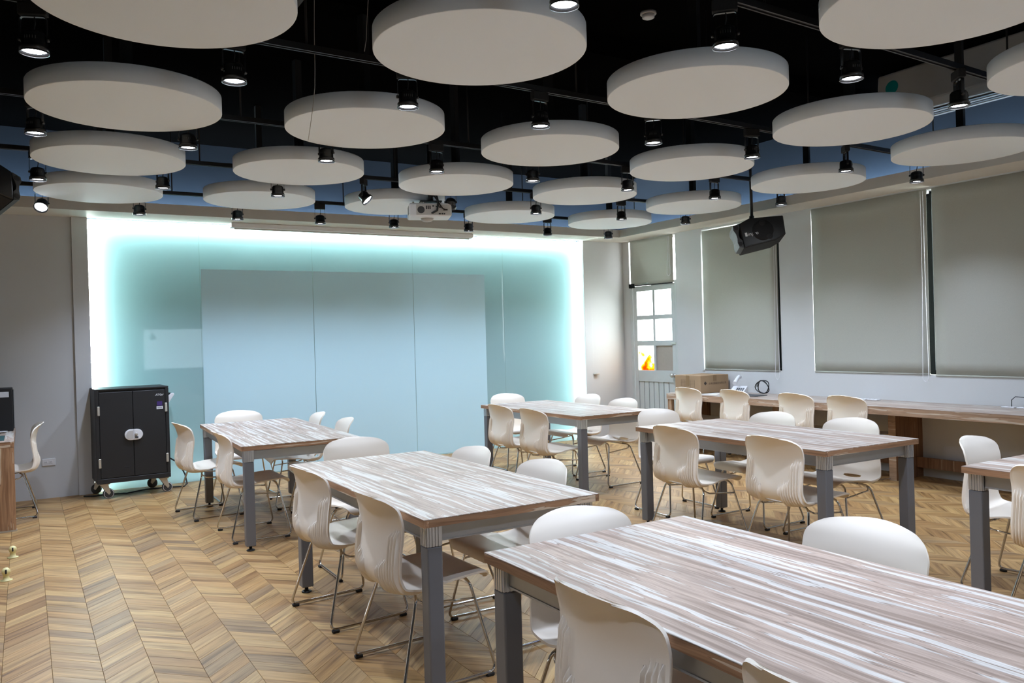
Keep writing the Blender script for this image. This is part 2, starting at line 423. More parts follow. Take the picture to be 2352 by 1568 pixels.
# ------------------------------------------------------------------ room shell
XL, XR = -1.7, 7.53          # inner faces of the side walls
YB, YF = -2.2, 9.30          # back wall, front wall
ZS, ZST, ZC = 2.815, 2.92, 3.70   # soffit underside, soffit lip, ceiling
SX, SY = 7.10, 8.80          # inner faces of the soffit
GL, GR, GY = 0.585, 6.805, 9.36   # glass wall: left, right, front face

floor = struct(box('floor', (XL, YB, -0.12), (XR + 0.25, YF + 0.2, -0.013), M['subfloor']), 'chevron laid oak floor')
ceiling = struct(box('ceiling', (XL - 0.2, YB - 0.2, ZC), (XR + 0.3, YF + 0.4, ZC + 0.15), M['ceiling']), 'black painted ceiling')
for y in (1.6, 4.75):      # painted beams across the ceiling
    struct(box('ceiling_beam', (XL, y, ZC - 0.16), (XR - 0.06, y + 0.22, ZC), M['ceiling'], None), 'black painted ceiling beam')

wf = MB()
wf.box((XL, YF, 0), (GL, YF + 0.3, ZS))
wf.box((GR, YF - 0.02, 0), (XR + 0.2, YF + 0.3, ZS))
wall_front = struct(wf.build('wall_front', M['wall']), 'pale grey wall around the backlit glass')
struct(box('wall_niche', (GL - 0.02, YF + 0.24, 0), (GR + 0.02, YF + 0.3, ZS), M['niche']), 'dark teal niche wall behind the glass')
struct(box('wall_front_upper', (XL, YF + 0.1, ZS), (XR + 0.2, YF + 0.3, ZC), M['upper']), 'slate blue wall above the cove')
struct(box('trim_1', (0.44, YF - 0.035, 0), (GL, YF, ZS), M['wall'], None, 0.002), 'flat pale frame at the left of the glass')
struct(box('trim_2', (GR, YF - 0.045, 0), (GR + 0.13, YF - 0.02, ZS), M['wall'], None, 0.002), 'flat pale frame at the right of the glass')
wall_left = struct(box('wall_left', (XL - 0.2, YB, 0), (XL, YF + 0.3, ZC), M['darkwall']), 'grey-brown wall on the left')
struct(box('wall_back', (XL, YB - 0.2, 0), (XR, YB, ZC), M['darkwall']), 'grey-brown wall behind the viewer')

# right wall: openings for door and windows
DY0, DY1 = 8.16, 9.13
W1 = (6.42, 7.66); W2 = (3.05, 5.965); WZ0, WZ1 = 0.995, 2.79
wr = MB()
wr.box((XR, YB, 0), (XR + 0.2, DY0, WZ0))
wr.box((XR, YB, WZ1), (XR + 0.2, DY0, ZS + 0.02))
wr.box((XR, W1[1], WZ0), (XR + 0.2, DY0, WZ1))
wr.box((XR, W2[1], WZ0), (XR + 0.2, W1[0], WZ1))
wr.box((XR, YB, WZ0), (XR + 0.2, W2[0], WZ1))
wr.box((XR, DY1, 0), (XR + 0.2, YF, ZS + 0.02))
wr.box((XR, DY0, 2.80), (XR + 0.2, DY1, ZS + 0.02))
wall_right = struct(wr.build('wall_right', M['wall']), 'pale window wall on the right')
struct(box('wall_right_upper', (XR + 0.02, YB, ZS + 0.02), (XR + 0.2, YF + 0.1, ZC), M['upper']), 'slate blue wall above the window cove')
struct(box('trim_3', (XR - 0.012, W1[1] + 0.005, 0.98), (XR, W1[1] + 0.035, ZS), M['wall'], None), 'narrow casing beside the window')

# soffit: a shelf with an upstand lip, cove light on top
sf = MB()
sf.box((XL, SY, ZS), (XR, YF, ZS + 0.03)); sf.box((SX, YB, ZS), (XR, SY, ZS + 0.03))
sf.box((XL, SY, ZS + 0.03), (SX, SY + 0.03, ZST)); sf.box((SX, YB, ZS + 0.03), (SX + 0.03, SY + 0.03, ZST))
struct(sf.build('trim_4', M['soffit']), 'cream dropped soffit with upstand lip')
cove = thing('cove_light', 'blue-white led strip hidden on the cream soffit', 'cove light', (0, 0, 0))
box('led_strip', (XL + 0.1, YF - 0.06, ZS + 0.032), (SX + 0.2, YF - 0.03, ZS + 0.042), M['cove'], cove)
box('led_strip', (XR - 0.12, YB + 0.2, ZS + 0.032), (XR - 0.09, SY + 0.3, ZS + 0.042), M['cove'], cove)
for ob in cove.children: ob['label'] = 'blue-white light strip'

struct(box('exterior_ground', (XR + 0.25, YB, -0.3), (XR + 9, YF + 4, -0.15), M['exterior']), 'pale ground outside the windows')

# ------------------------------------------------------------------ windows and blinds on the right wall
def window(n, y0, y1, bars, label):
    w = bpy.data.objects.new('window_%d' % n, None); COL.objects.link(w); w.location = (XR + 0.13, (y0 + y1) / 2, WZ0)
    struct(w, label)
    h = WZ1 - WZ0; hw = (y1 - y0) / 2
    for a, b in (((-0.02, -hw, 0), (0.02, hw, 0.045)), ((-0.02, -hw, h - 0.045), (0.02, hw, h)), ((-0.02, -hw, 0.045), (0.02, -hw + 0.045, h - 0.045)), ((-0.02, hw - 0.045, 0.045), (0.02, hw, h - 0.045))):
        box('frame_bar', a, b, M['bronze'], w)
    for yb in bars:
        box('mullion', (-0.10, yb - (y0 + y1) / 2 - 0.05, 0.045), (0.02, yb - (y0 + y1) / 2 + 0.05, h - 0.045), M['bronze'], w)
    box('pane', (-0.003, -hw + 0.045, 0.045), (0.003, hw - 0.045, h - 0.045), M['pane'], w)
window(1, W1[0], W1[1], [W1[0] + 0.085], 'window behind the narrow blind')
window(2, W2[0], W2[1], [4.64, 3.2], 'wide window behind the two large blinds')

def blind(y0, y1, z0, z1, label, chain_y=None, chain_z=None, gap_left=0.0, skew=0.0, x=XR - 0.003):
    o = thing('roller_blind', label, 'blind', (x, (y0 + y1) / 2, z0), 0, 'roller blinds')
    h = z1 - z0; hw = (y1 - y0) / 2; mb = MB(); vs = []; n = 14; k = 10
    for i in range(n + 1):
        t = i / n
        for j in range(k + 1):
            s = -1 + 2 * j / k
            yy = s * hw
            if s < 0: yy += -s * skew * (1 - t)
            if s > 0 and skew < 0: yy = s * hw
            wob = 0.004 * sin(5 * t + 3 * s) * (1 - t) + 0.003 * sin(9 * s) * (1 - t)
            vs.append((wob, yy, t * h))
    m = len(vs)
    fs = [(i * (k + 1) + j, i * (k + 1) + j + 1, (i + 1) * (k + 1) + j + 1, (i + 1) * (k + 1) + j) for i in range(n) for j in range(k)]
    mb.add(vs, fs, True)
    f = mb.build('fabric', M['blind'], o)
    sd = f.modifiers.new('thickness', 'SOLIDIFY'); sd.thickness = 0.0015
    MB().tube([(0, -hw + (skew if skew > 0 else 0), 0.006), (0, hw, 0.006)], 0.008, 8).build('bottom_bar', M['blind'], o)
    MB().tube([(0.032, -hw, h - 0.03), (0.032, hw, h - 0.03)], 0.018, 10).build('roller_tube', M['white'], o)
    if chain_y is not None:
        cy = chain_y - (y0 + y1) / 2; cz = chain_z - z0; pts = []
        pts += [(-0.03, cy - 0.012, h - 0.02), (-0.03, cy - 0.016, h * 0.5), (-0.03, cy - 0.028, cz + 0.12)]
        pts += [(-0.03, cy + 0.002 + 0.03 * cos(a), cz + 0.04 + 0.04 * sin(a)) for a in [pi + pi * q / 6 for q in range(7)]]
        pts += [(-0.03, cy + 0.03, cz + 0.12), (-0.03, cy + 0.014, h * 0.5), (-0.03, cy + 0.012, h - 0.02)]
        MB().tube(pts, 0.0028, 5).build('pull_chain', M['white'], o)
    return o
blind(6.445, 7.652, 0.99, 2.775, 'narrow grey-green roller blind behind the black loudspeaker', 6.455, 0.90, x=XR - 0.003)
blind(4.62, 5.957, 0.995, 2.80, 'middle large roller blind above the empty counter stretch', 4.65, 0.93)
blind(3.16, 4.565, 0.985, 2.80, 'rightmost large roller blind cut by the picture edge', skew=-0.01)
blind(8.20, 9.095, 2.17, 2.81, 'short roller blind above the glazed door', 8.26, 2.25, x=XR - 0.003)

# ------------------------------------------------------------------ door in the corner
door = bpy.data.objects.new('door_1', None); COL.objects.link(door); door.location = (XR + 0.03, DY0, 0)
struct(door, 'grey-green steel door with six panes and ribbed lower half')
DW = DY1 - DY0; DH = 2.165
def dbox(name, y0, y1, z0, z1, mat, x0=-0.02, x1=0.025, bevel=0.002):
    return box(name, (x0, y0, z0), (x1, y1, z1), mat, door, bevel)
dbox('jamb', 0.0, 0.035, 0, DH + 0.03, M['doorpaint'], -0.03, 0.06); dbox('jamb', DW - 0.05, DW, 0, DH + 0.03, M['doorpaint'], -0.03, 0.06)
dbox('head', 0.035, DW - 0.05, DH, DH + 0.03, M['doorpaint'], -0.03, 0.06)
dbox('stile', 0.045, 0.115, 0.02, DH - 0.01, M['doorpaint']); dbox('stile', DW - 0.135, DW - 0.06, 0.02, DH - 0.01, M['doorpaint'])
mid = (0.115 + DW - 0.135) / 2
for z0, z1 in ((DH - 0.085, DH - 0.01), (1.675, 1.735), (1.305, 1.375), (0.80, 0.96), (0.02, 0.12)):
    dbox('rail', 0.115, DW - 0.135, z0, z1, M['doorpaint'])
for z0, z1 in ((1.735, DH - 0.085), (1.375, 1.675), (0.96, 1.305)):
    dbox('glazing_bar', mid - 0.022, mid + 0.022, z0, z1, M['doorpaint'])
    for y0, y1, side in ((0.115, mid - 0.022, 0), (mid + 0.022, DW - 0.135, 1)):
        low = z0 < 1.0
        mat = (M['plywood'] if side == 0 else M['poster']) if low else M['pane']
        nm = ('board' if side == 0 else 'printed_film') if low else 'pane'
        o = dbox(nm, y0, y1, z0, z1, mat, 0.0, 0.006 if not (low and side == 0) else 0.012, 0)
        if low: o['label'] = 'beige board in place of a pane' if side == 0 else 'pane with orange print'
dbox('backing_sheet', 0.115, DW - 0.135, 0.12, 0.80, M['doorgap'], 0.008, 0.014, 0)
ns = 7; pw = (DW - 0.25) / ns
for i in range(ns):
    dbox('slat', 0.115 + i * pw + 0.006, 0.115 + (i + 1) * pw - 0.006, 0.12, 0.80, M['doorpaint'], -0.008, 0.010)
kn = MB().lathe([(0.026, 0), (0.026, 0.008), (0.011, 0.012), (0.011, 0.03), (0.024, 0.036), (0.03, 0.05), (0.026, 0.064), (0.010, 0.069)], 16).build('knob', M['silver'], door, loc=(-0.02, 0.085, 0.90), rot=(0, -pi / 2, 0))
bolt = dbox('bolt', 0.03, 0.13, 1.325, 1.35, M['silver'], -0.035, -0.018)
MB().tube([(-0.04, DW - 0.02, DH + 0.0), (-0.045, 0.05, DH - 0.01)], 0.007, 6).build('closer_arm', M['bronze'], door)
box('closer_box', (-0.06, DW - 0.11, DH - 0.03), (-0.022, DW - 0.01, DH + 0.03), M['bronze'], door, 0.006)

box_h = tag(box('wall_bracket', (6.93, YF - 0.06, 0.915), (7.03, YF - 0.021, 0.93), M['silver'], None, 0.003), 'small brown metal ledge on wall right of the glass', 'wall bracket')

# ------------------------------------------------------------------ backlit glass wall
gw = thing('glass_wall', 'backlit pale teal glass wall spanning the front of the room', 'glass wall', (0, GY, 0))
seams = [GL + 0.012, 1.672, 2.933, 4.219, 5.536, GR - 0.012]
for a, b in zip(seams, seams[1:]):
    g = box('glass_panel', (a + 0.0008, 0, 0.001), (b - 0.0008, 0.010, 2.775), [M['glass'], M['clearbody']], gw)
    for p in g.data.polygons: p.material_index = 0 if p.normal.y < -0.5 else 1
for a, b in ((1.684, 2.929), (2.937, 4.215), (4.223, 5.25)):
    o = box('projection_film', (a, -0.0015, 0.014), (b, -0.0005, 2.318), M['film'], gw)
    o['label'] = 'pale blue projection film'
box('edge_light', (GL + 0.004, 0.035, 0.03), (GL + 0.016, 0.055, 2.80), M['led'], gw)
box('edge_light', (GR - 0.016, 0.035, 0.03), (GR - 0.004, 0.055, 2.80), M['led'], gw)
box('edge_light', (GL + 0.02, 0.035, 2.80), (GR - 0.02, 0.055, 2.812), M['led'], gw)
for o in gw.children:
    if o.name.startswith('edge_light'): o['label'] = 'white edge light strip'
scr = thing('projection_screen', 'rolled projection screen in slim white case under the soffit', 'screen case', (3.47, 9.16, ZS))
MB().box((-1.5, -0.05, -0.055), (1.5, 0.05, 0.0)).build('case', M['white'], scr, 0.008, 2)
box('slat_bar', (-1.46, -0.012, -0.068), (1.46, 0.012, -0.055), M['greyplastic'], scr)

# ------------------------------------------------------------------ floor planks (45 degree chevron)
CW = 0.1972; X0 = 0.073; PITCHY = 0.118; TH = 0.013
def plank_shape(dirn, x0=0.0, y0=0.0, frac=1.0):
    """parallelogram of one chevron plank; dirn +1 rises with x"""
    g = 0.0006; w = CW
    ya, yb = (0.0, w) if dirn > 0 else (w, 0.0)
    base = [(g, ya + g), (w - g, yb + g), (w - g, yb + PITCHY - g), (g, ya + PITCHY - g)]
    return base
def plank_uv(base, top):
    d = (Vector((base[1][0] - base[0][0], base[1][1] - base[0][1]))).normalized(); n = Vector((-d.y, d.x))
    return [(Vector((p[0], p[1])).dot(d), Vector((p[0], p[1])).dot(n)) for p in top]
def plank_geo(dirn):
    b = plank_shape(dirn); ch = 0.0010
    cx = sum(p[0] for p in b) / 4; cy = sum(p[1] for p in b) / 4
    t = [(p[0] + (ch if p[0] < cx else -ch), p[1] + (ch if i < 2 else -ch)) for i, p in enumerate(b)]
    vs = [(x, y, -TH) for x, y in b] + [(x, y, -0.0009) for x, y in b] + [(x, y, 0.0) for x, y in t]
    fs = [(8, 9, 10, 11)] + [(4 + i, 4 + (i + 1) % 4, 8 + (i + 1) % 4, 8 + i) for i in range(4)] + [(i, (i + 1) % 4, 4 + (i + 1) % 4, 4 + i) for i in range(4)]
    uv = plank_uv(b, b + b + t)
    return vs, fs, uv
def make_plank_mesh(name, items):
    V, F, UV = [], [], []
    for dirn, ox, oy in items:
        vs, fs, uv = GEO[dirn]; o = len(V)
        V += [(x + ox, y + oy, z) for x, y, z in vs]; F += [tuple(i + o for i in f) for f in fs]; UV += uv
    me = bpy.data.meshes.new(name); me.from_pydata(V, [], F)
    lay = me.uv_layers.new(name='grain')
    li = [0] * len(me.loops); me.loops.foreach_get('vertex_index', li)
    flat = []
    for i in li: flat += UV[i]
    lay.data.foreach_set('uv', flat)
    me.materials.append(M['floor']); me.update()
    return me
GEO = {1: plank_geo(1), -1: plank_geo(-1)}
camM = cam.matrix_world.inverted()
FPX = 1856.6
def pix(p):
    c = camM @ Vector(p)
    if c.z > -0.2: return None
    return (1176 + FPX * c.x / -c.z, 784 - FPX * c.y / -c.z)
planks = []
ci0 = int(math.floor((XL - X0) / CW)) ; ci1 = int(math.ceil((XR + 0.1 - X0) / CW))
for ci in range(ci0, ci1):
    dirn = -1 if ci % 2 == 0 else 1
    ox = X0 + ci * CW
    if ox < XL or ox + CW > XR + 0.13: continue
    nj0 = int((YB - CW) / PITCHY); nj1 = int((YF + 0.1) / PITCHY)
    for j in range(nj0, nj1):
        oy = j * PITCHY
        if oy < YB or oy + CW + PITCHY > YF + 0.35: continue
        p = pix((ox + CW / 2, oy + (CW + PITCHY) / 2, 0))
        area = 0
        if p and -20 < p[0] < 2372 and p[1] < 1590:
            tab = any(a - 0.1 < ox < b and c - 0.1 < oy < d for a, b, c, d in ((1.25, 2.3, 0, 4.9), (1.3, 2.3, 5.8, 7.9), (3.9, 5.0, 2, 5), (4.1, 5.2, 5.8, 7.8)))
            c = camM @ Vector((ox, oy, 0)); area = 1.0 / (c.z ** 2) * (EYE / -c.z) * (0.3 if tab else 1.0)
        planks.append((area, dirn, ox, oy))
planks.sort(key=lambda q: -q[0])
PM = {d: make_plank_mesh('plank', [(d, 0, 0)]) for d in (1, -1)}
for a, d, ox, oy in planks[:298]:
    o = link('plank', PM[d], floor); o.location = (ox - floor.location.x, oy - floor.location.y, -floor.location.z)
rest = link('plank_field', make_plank_mesh('plank_field', [(d, ox, oy) for a, d, ox, oy in planks[298:]]), floor)
rest.location = tuple(-v for v in floor.location); rest['kind'] = 'stuff'; rest['label'] = 'remaining chevron planks'

# ------------------------------------------------------------------ tables
TZ = 0.753
def make_table(label, x0, x1, y0, y1, rz=0.0):
    w, l = x1 - x0, y1 - y0
    t = thing('work_table', label, 'table', ((x0 + x1) / 2, (y0 + y1) / 2, 0), rz, 'striped laminate tables')
    hw, hl = w / 2, l / 2
    MB().box((-hw, -hl, TZ - 0.004), (hw, hl, TZ)).build('tabletop', M['top'], t, 0.001)
    MB().box((-hw + 0.02, -hl + 0.02, TZ - 0.030), (hw - 0.02, hl - 0.02, TZ - 0.0045)).build('core_board', M['edge'], t)
    for s in (-1, 1):
        box('edge_band', (s * hw - (0.02 if s > 0 else 0), -hl, TZ - 0.034), (s * hw + (0.02 if s < 0 else 0), hl, TZ - 0.0042), M['edge'], t)
        box('edge_band', (-hw + 0.0202, s * hl - (0.02 if s > 0 else 0), TZ - 0.034), (hw - 0.0202, s * hl + (0.02 if s < 0 else 0), TZ - 0.0042), M['edgex'], t)
    ix, iy = hw - 0.055, hl - 0.055
    for sx in (-1, 1):
        for sy in (-1, 1):
            lg = box('leg', (sx * ix - 0.034, sy * iy - 0.034, 0.035), (sx * ix + 0.034, sy * iy + 0.034, 0.635), M['steel'], t, 0.006, 2)
            cl = (0, 0, 0.335)
            b = MB().box((-0.033, -0.033, 0.0), (0.033, 0.033, 0.084))
            for k in (-1, 1):      # flutes of the extruded corner block
                for q in (-0.020, -0.007, 0.007, 0.020):
                    b.box((q - 0.004, k * 0.033 - (0.004 if k < 0 else 0), 0.0), (q + 0.004, k * 0.033 + (0.004 if k > 0 else 0), 0.084))
                    b.box((k * 0.033 - (0.004 if k < 0 else 0), q - 0.004, 0.0), (k * 0.033 + (0.004 if k > 0 else 0), q + 0.004, 0.084))
            b.build('corner_block', M['alu'], lg, loc=(0, 0, 0.3012))
            MB().lathe([(0.028, 0), (0.030, 0.004), (0.026, 0.009), (0.011, 0.013), (0.011, 0.034)], 16).build('levelling_foot', M['black'], lg, loc=(0, 0, -0.335))
    for s in (-1, 1):
        a = MB().box((s * ix - 0.014, -iy + 0.04, 0.650), (s * ix + 0.014, iy - 0.04, 0.712))
        a.box((s * ix - 0.017, -iy + 0.04, 0.650), (s * ix + 0.017, iy - 0.04, 0.656)); a.box((s * ix - 0.017, -iy + 0.04, 0.706), (s * ix + 0.017, iy - 0.04, 0.712))
        a.build('rail', M['rail'], t)
        a = MB().box((-ix + 0.04, s * iy - 0.014, 0.650), (ix - 0.04, s * iy + 0.014, 0.712))
        a.box((-ix + 0.04, s * iy - 0.017, 0.650), (ix - 0.04, s * iy + 0.017, 0.656)); a.box((-ix + 0.04, s * iy - 0.017, 0.706), (ix - 0.04, s * iy + 0.017, 0.712))
        a.build('rail', M['rail'], t)
    return t
U = 0.71
make_table('striped table in the middle foreground, second from the camera', 1.885 * U, 3.105 * U, 4.125 * U, 6.745 * U)
make_table('striped table at the back left near the black charging cart', 1.875 * U, 3.10 * U, 8.25 * U, 11.06 * U, radians(-2.2))
make_table('striped table at the back right near the corner door', 5.93 * U, 7.14 * U, 8.215 * U, 10.79 * U)
make_table('striped table at centre right in front of the wall counter', 5.65 * U, 6.885 * U, 4.35 * U, 6.84 * U, radians(-1.5))
make_table('largest striped table in the right foreground', 1.825 * U, 3.085 * U, 0.83 * U, 3.33 * U)
make_table('striped table cut off at the right picture edge', 5.70 * U, 7.12 * U, 0.75 * U, 3.29 * U)

# ------------------------------------------------------------------ chairs
def spline(pts, fr):
    """Catmull-Rom through (y, z) points, sampled at arc length fractions fr(length)"""
    P = [pts[0]] + list(pts) + [pts[-1]]; fine = []
    for i in range(1, len(P) - 2):
        p0, p1, p2, p3 = [Vector(q) for q in P[i - 1:i + 3]]
        for k in range(20):
            t = k / 20
            fine.append(0.5 * ((2 * p1) + (-p0 + p2) * t + (2 * p0 - 5 * p1 + 4 * p2 - p3) * t * t + (-p0 + 3 * p1 - 3 * p2 + p3) * t ** 3))
    fine.append(Vector(pts[-1]))
    acc = [0]
    for a, b in zip(fine, fine[1:]): acc.append(acc[-1] + (b - a).length)
    out = []; j = 0; fr = fr(acc[-1])
    for g in fr:
        s = acc[-1] * g
        while j < len(acc) - 2 and acc[j + 1] < s: j += 1
        t = (s - acc[j]) / max(1e-9, acc[j + 1] - acc[j]); out.append(fine[j].lerp(fine[j + 1], t))
    return out, acc[-1], fr
def lerp_tab(tab, x):
    for (a, va), (b, vb) in zip(tab, tab[1:]):
        if x <= b:
            t = (x - a) / (b - a); t = max(0, min(1, t)); t = t * t * (3 - 2 * t)
            return va + (vb - va) * t
    return tab[-1][1]
def chair_shell():
    prof = [(0.228, 0.402), (0.218, 0.428), (0.19, 0.442), (0.10, 0.437), (0.0, 0.425), (-0.10, 0.406), (-0.165, 0.399), (-0.215, 0.415), (-0.243, 0.455), (-0.248, 0.505), (-0.240, 0.57), (-0.232, 0.64), (-0.236, 0.70), (-0.256, 0.765), (-0.285, 0.808), (-0.30, 0.822)]
    RV, RH, RF = 0.095, 0.115, 0.06     # rounded top and front corners
    pr, LEN, FR = spline(prof, lambda L: [RF / L * (1 - cos(k / 8 * pi / 2)) for k in range(8)] + [RF / L + i / 45 * (1 - (RV + RF) / L) for i in range(46)] + [1 - RV / L * (1 - sin(k / 11 * pi / 2)) for k in range(1, 12)])
    NV = len(FR)
    # half width along the profile (by arc length fraction)
    half = [(0.0, 0.222), (0.10, 0.230), (0.35, 0.238), (0.50, 0.236), (0.62, 0.228), (0.74, 0.226), (0.88, 0.230), (1.0, 0.230)]
    cup = [(0.0, 0.0), (0.12, 0.004), (0.35, 0.012), (0.48, 0.030), (0.58, 0.040), (0.72, 0.036), (0.88, 0.044), (1.0, 0.056)]
    # lateral stations, dense where the flutes are
    us = sorted({round(v, 5) for v in [i * 0.1 * 0.42 for i in range(-10, 11)]} | {round(s * (0.42 + i * 0.0084), 5) for s in (-1, 1) for i in range(0, 70)} | {-1.0, 1.0})
    us = [u for u in us if abs(u) <= 1.0]
    NU = len(us)
    lo = spline(prof, lambda L: [max(0.0, f - 0.012) for f in FR])[0]; hi = spline(prof, lambda L: [min(1.0, f + 0.012) for f in FR])[0]
    T = []
    for i in range(NV):
        T.append((hi[i] - lo[i]).normalized())
    inner, outer, sfrac = [], [], []
    slot = [i for i in range(NV) if FR[i] >= 0.505][0]
    for i in range(NV):
        f = FR[i]
        for u in us:
            w = lerp_tab(half, f)
            # rounded corners at the top of the back and the front of the seat
            p = pr[i].copy(); d = T[i]
            x = u * w
            # top edge arched: pull the outline down near the corners
            if f > 0.70:
                arc = (1 - f) * LEN
                if arc < RV: x = u * (w - RH + RH * math.sqrt(max(0.0, 1 - (1 - arc / RV) ** 2)))
                p = p - d * (0.018 * u * u * max(0.0, (f - 0.80) / 0.20))
            elif f * LEN < RF:
                x = u * (w - RF + RF * math.sqrt(max(0.0, 1 - (1 - f * LEN / RF) ** 2)))
            # lens-shaped slot at the bend
            if abs(u) < 0.30:
                k = 0.009 * (1 - (u / 0.30) ** 2)
                if i == slot: p = p - d * k
                if i == slot + 1: p = p + d * k
            sit = Vector((-d.y, d.x))
            # sitter side normal: up on the seat, forward on the back
            if sit.y < 0: sit = -sit
            if f > 0.5 and sit.x < 0: sit = -sit
            c = lerp_tab(cup, f) * (abs(x) / w) ** 2.1
            fw = max(0.0, min(1.0, (f - 0.55) / 0.15))
            cd = (sit * (1 - fw) + Vector((1, 0)) * fw).normalized()
            q = p + cd * c
            # flutes on the outside
            e = (1 - abs(u)) * w; rib = 0.0
            k = (e - 0.010) / 0.0165
            if 0 <= k < 9:
                ki = int(k); ph = k - ki
                z = q.y
                start = 0.675 - 0.004 * ki if ki < 4 else 0.555 - 0.010 * (ki - 4)
                fade = max(0, min(1, (start - z) / 0.018)) * max(0, min(1, (f - 0.36) / 0.06))
                rib = 0.0165 * min(1.0, max(0.0, 2.0 - 4.0 * abs(2 * ph - 1))) * fade
            th = 0.0055
            edge = max(0.0, 1 - e / 0.012)
            inner.append((x, q.x + sit.x * th * 0.5, q.y + sit.y * th * 0.5))
            outer.append((x, q.x - sit.x * (th * 0.5 + rib + 0.004 * edge), q.y - sit.y * (th * 0.5 + rib + 0.004 * edge)))
    mb = MB(); N = NV * NU; fs = []
    hole = lambda i, j: i == slot and abs((us[j] + us[j + 1]) / 2) < 0.30
    cells = {(i, j) for i in range(NV - 1) for j in range(NU - 1) if not hole(i, j)}
    for i, j in cells:
        a, b, c, d = i * NU + j, i * NU + j + 1, (i + 1) * NU + j + 1, (i + 1) * NU + j
        fs.append((a, b, c, d)); fs.append((N + d, N + c, N + b, N + a))
        for (di, dj), (p, q) in (((-1, 0), (a, b)), ((1, 0), (c, d)), ((0, -1), (d, a)), ((0, 1), (b, c))):
            if (i + di, j + dj) not in cells: fs.append((q, p, N + p, N + q))
    mb.add(inner + outer, fs, True)
    me = mb.mesh('seat_shell', M['plastic'])
    me.set_sharp_from_angle(angle=radians(38))
    return me
def make_chair():
    t = thing('shell_chair', 'chair', 'chair', (0, 0, 0), 0, 'cream shell chairs with chrome sled legs')
    link('seat_shell', chair_shell(), t)
    for s in (-1, 1):
        path = bend([(s * 0.10, -0.10, 0.388), (s * 0.195, -0.125, 0.384), (s * 0.268, -0.235, 0.016), (s * 0.272, 0.215, 0.016), (s * 0.195, 0.130, 0.408), (s * 0.10, 0.12, 0.416)], 0.045, 5)
        MB().tube(path, 0.0072, 8).build('sled_leg', M['chrome'], t)
        # side stretcher
        MB().tube(bend([(s * 0.175, -0.125, 0.380), (s * 0.208, -0.10, 0.352), (s * 0.212, 0.147, 0.330)], 0.05, 5), 0.0055, 6).build('side_stretcher', M['chrome'], t)
        for y in (-0.205, 0.180):
            box('foot_pad', (s * 0.270 - 0.012, y - 0.018, 0.0), (s * 0.270 + 0.012, y + 0.018, 0.015), M['rubber'], t, 0.003)
    MB().tube([(-0.12, -0.10, 0.388), (0.12, -0.10, 0.388)], 0.0065, 8).build('seat_crossbar', M['chrome'], t)
    MB().tube([(-0.12, 0.12, 0.416), (0.12, 0.12, 0.416)], 0.0065, 8).build('seat_crossbar', M['chrome'], t)
    return t
# (x, y of the top of the back, facing in degrees: 0 = +Y), label
CH = [
 (1.205, 4.24, -85, 'cream chair left of the middle foreground table, farther from camera'),
 (1.22, 3.33, -88, 'cream chair left of the middle foreground table, nearer to camera'),
 (1.895, 5.28, 180, 'white-looking chair at the far end of the middle foreground table'),
 (2.33, 4.24, 90, 'chair right of the middle foreground table, farther of the two'),
 (2.36, 3.52, 90, 'chair right of the middle foreground table, nearer of the two'),
 (1.085, 7.45, -83, 'cream chair just right of the black charging cart'),
 (1.215, 6.45, -90, 'cream chair left of the back left table, nearer to camera'),
 (1.80, 8.33, 180, 'chair at the far end of the back left table, before the glass'),
 (2.40, 7.44, 84, 'chair right of the back left table, farther of the two'),
 (2.40, 6.68, 84, 'chair right of the back left table, nearer of the two'),
 (3.94, 6.92, -90, 'cream chair left of the back right table, farther from camera'),
 (3.91, 6.27, -90, 'cream chair left of the back right table, nearer to camera'),
 (4.79, 8.15, 180, 'chair at the far end of the back right table, before the glass'),
 (5.38, 7.20, 90, 'chair right of the back right table, nearer the white light edge'),
 (5.26, 6.44, 90, 'chair right of the back right table, nearer the corner door'),
 (3.84, 4.31, -91, 'cream chair left of the centre right table, farther from camera'),
 (3.88, 3.47, -92, 'cream chair left of the centre right table, nearer to camera'),
 (4.63, 5.36, 180, 'chair at the far end of the centre right table'),
 (5.11, 4.40, 90, 'chair right of the centre right table, farther of the two'),
 (5.12, 3.70, 90, 'chair right of the centre right table, nearer of the two'),
 (1.195, 1.68, -90, 'nearest fully seen cream chair left of the largest foreground table'),
 (1.195, 0.985, -90, 'cream chair peeking up at the bottom picture edge'),
 (1.735, 2.50, 180, 'chair at the far end of the largest foreground table'),
 (2.43, 1.69, 90, 'chair right of the largest foreground table'),
 (4.66, 2.66, -172, 'white-looking chair at the far end of the right edge table'),
 (3.93, 1.86, -92, 'cream chair cut off by the right picture edge'),
 (6.74, 7.24, -92, 'counter chair in front of the cardboard carton'),
 (6.78, 6.54, -92, 'counter chair in front of the desk telephone'),
 (6.74, 5.66, -92, 'third counter chair from the corner door'),
 (6.76, 5.07, -92, 'counter chair nearest to camera, fourth from the corner door'),
]
proto = make_chair()
def place_chair(o, x, y, deg, label):
    a = radians(deg); fx, fy = -sin(a), cos(a)
    o.location = (x + fx * 0.29, y + fy * 0.29, 0); o.rotation_euler = (0, 0, a); o['label'] = label
for i, (x, y, deg, lab) in enumerate(CH + [(0.13, 8.55, 90, 'cream chair facing the desk at the left picture edge')]):
    place_chair(proto if i == 0 else copy_tree(proto), x, y, deg, lab)

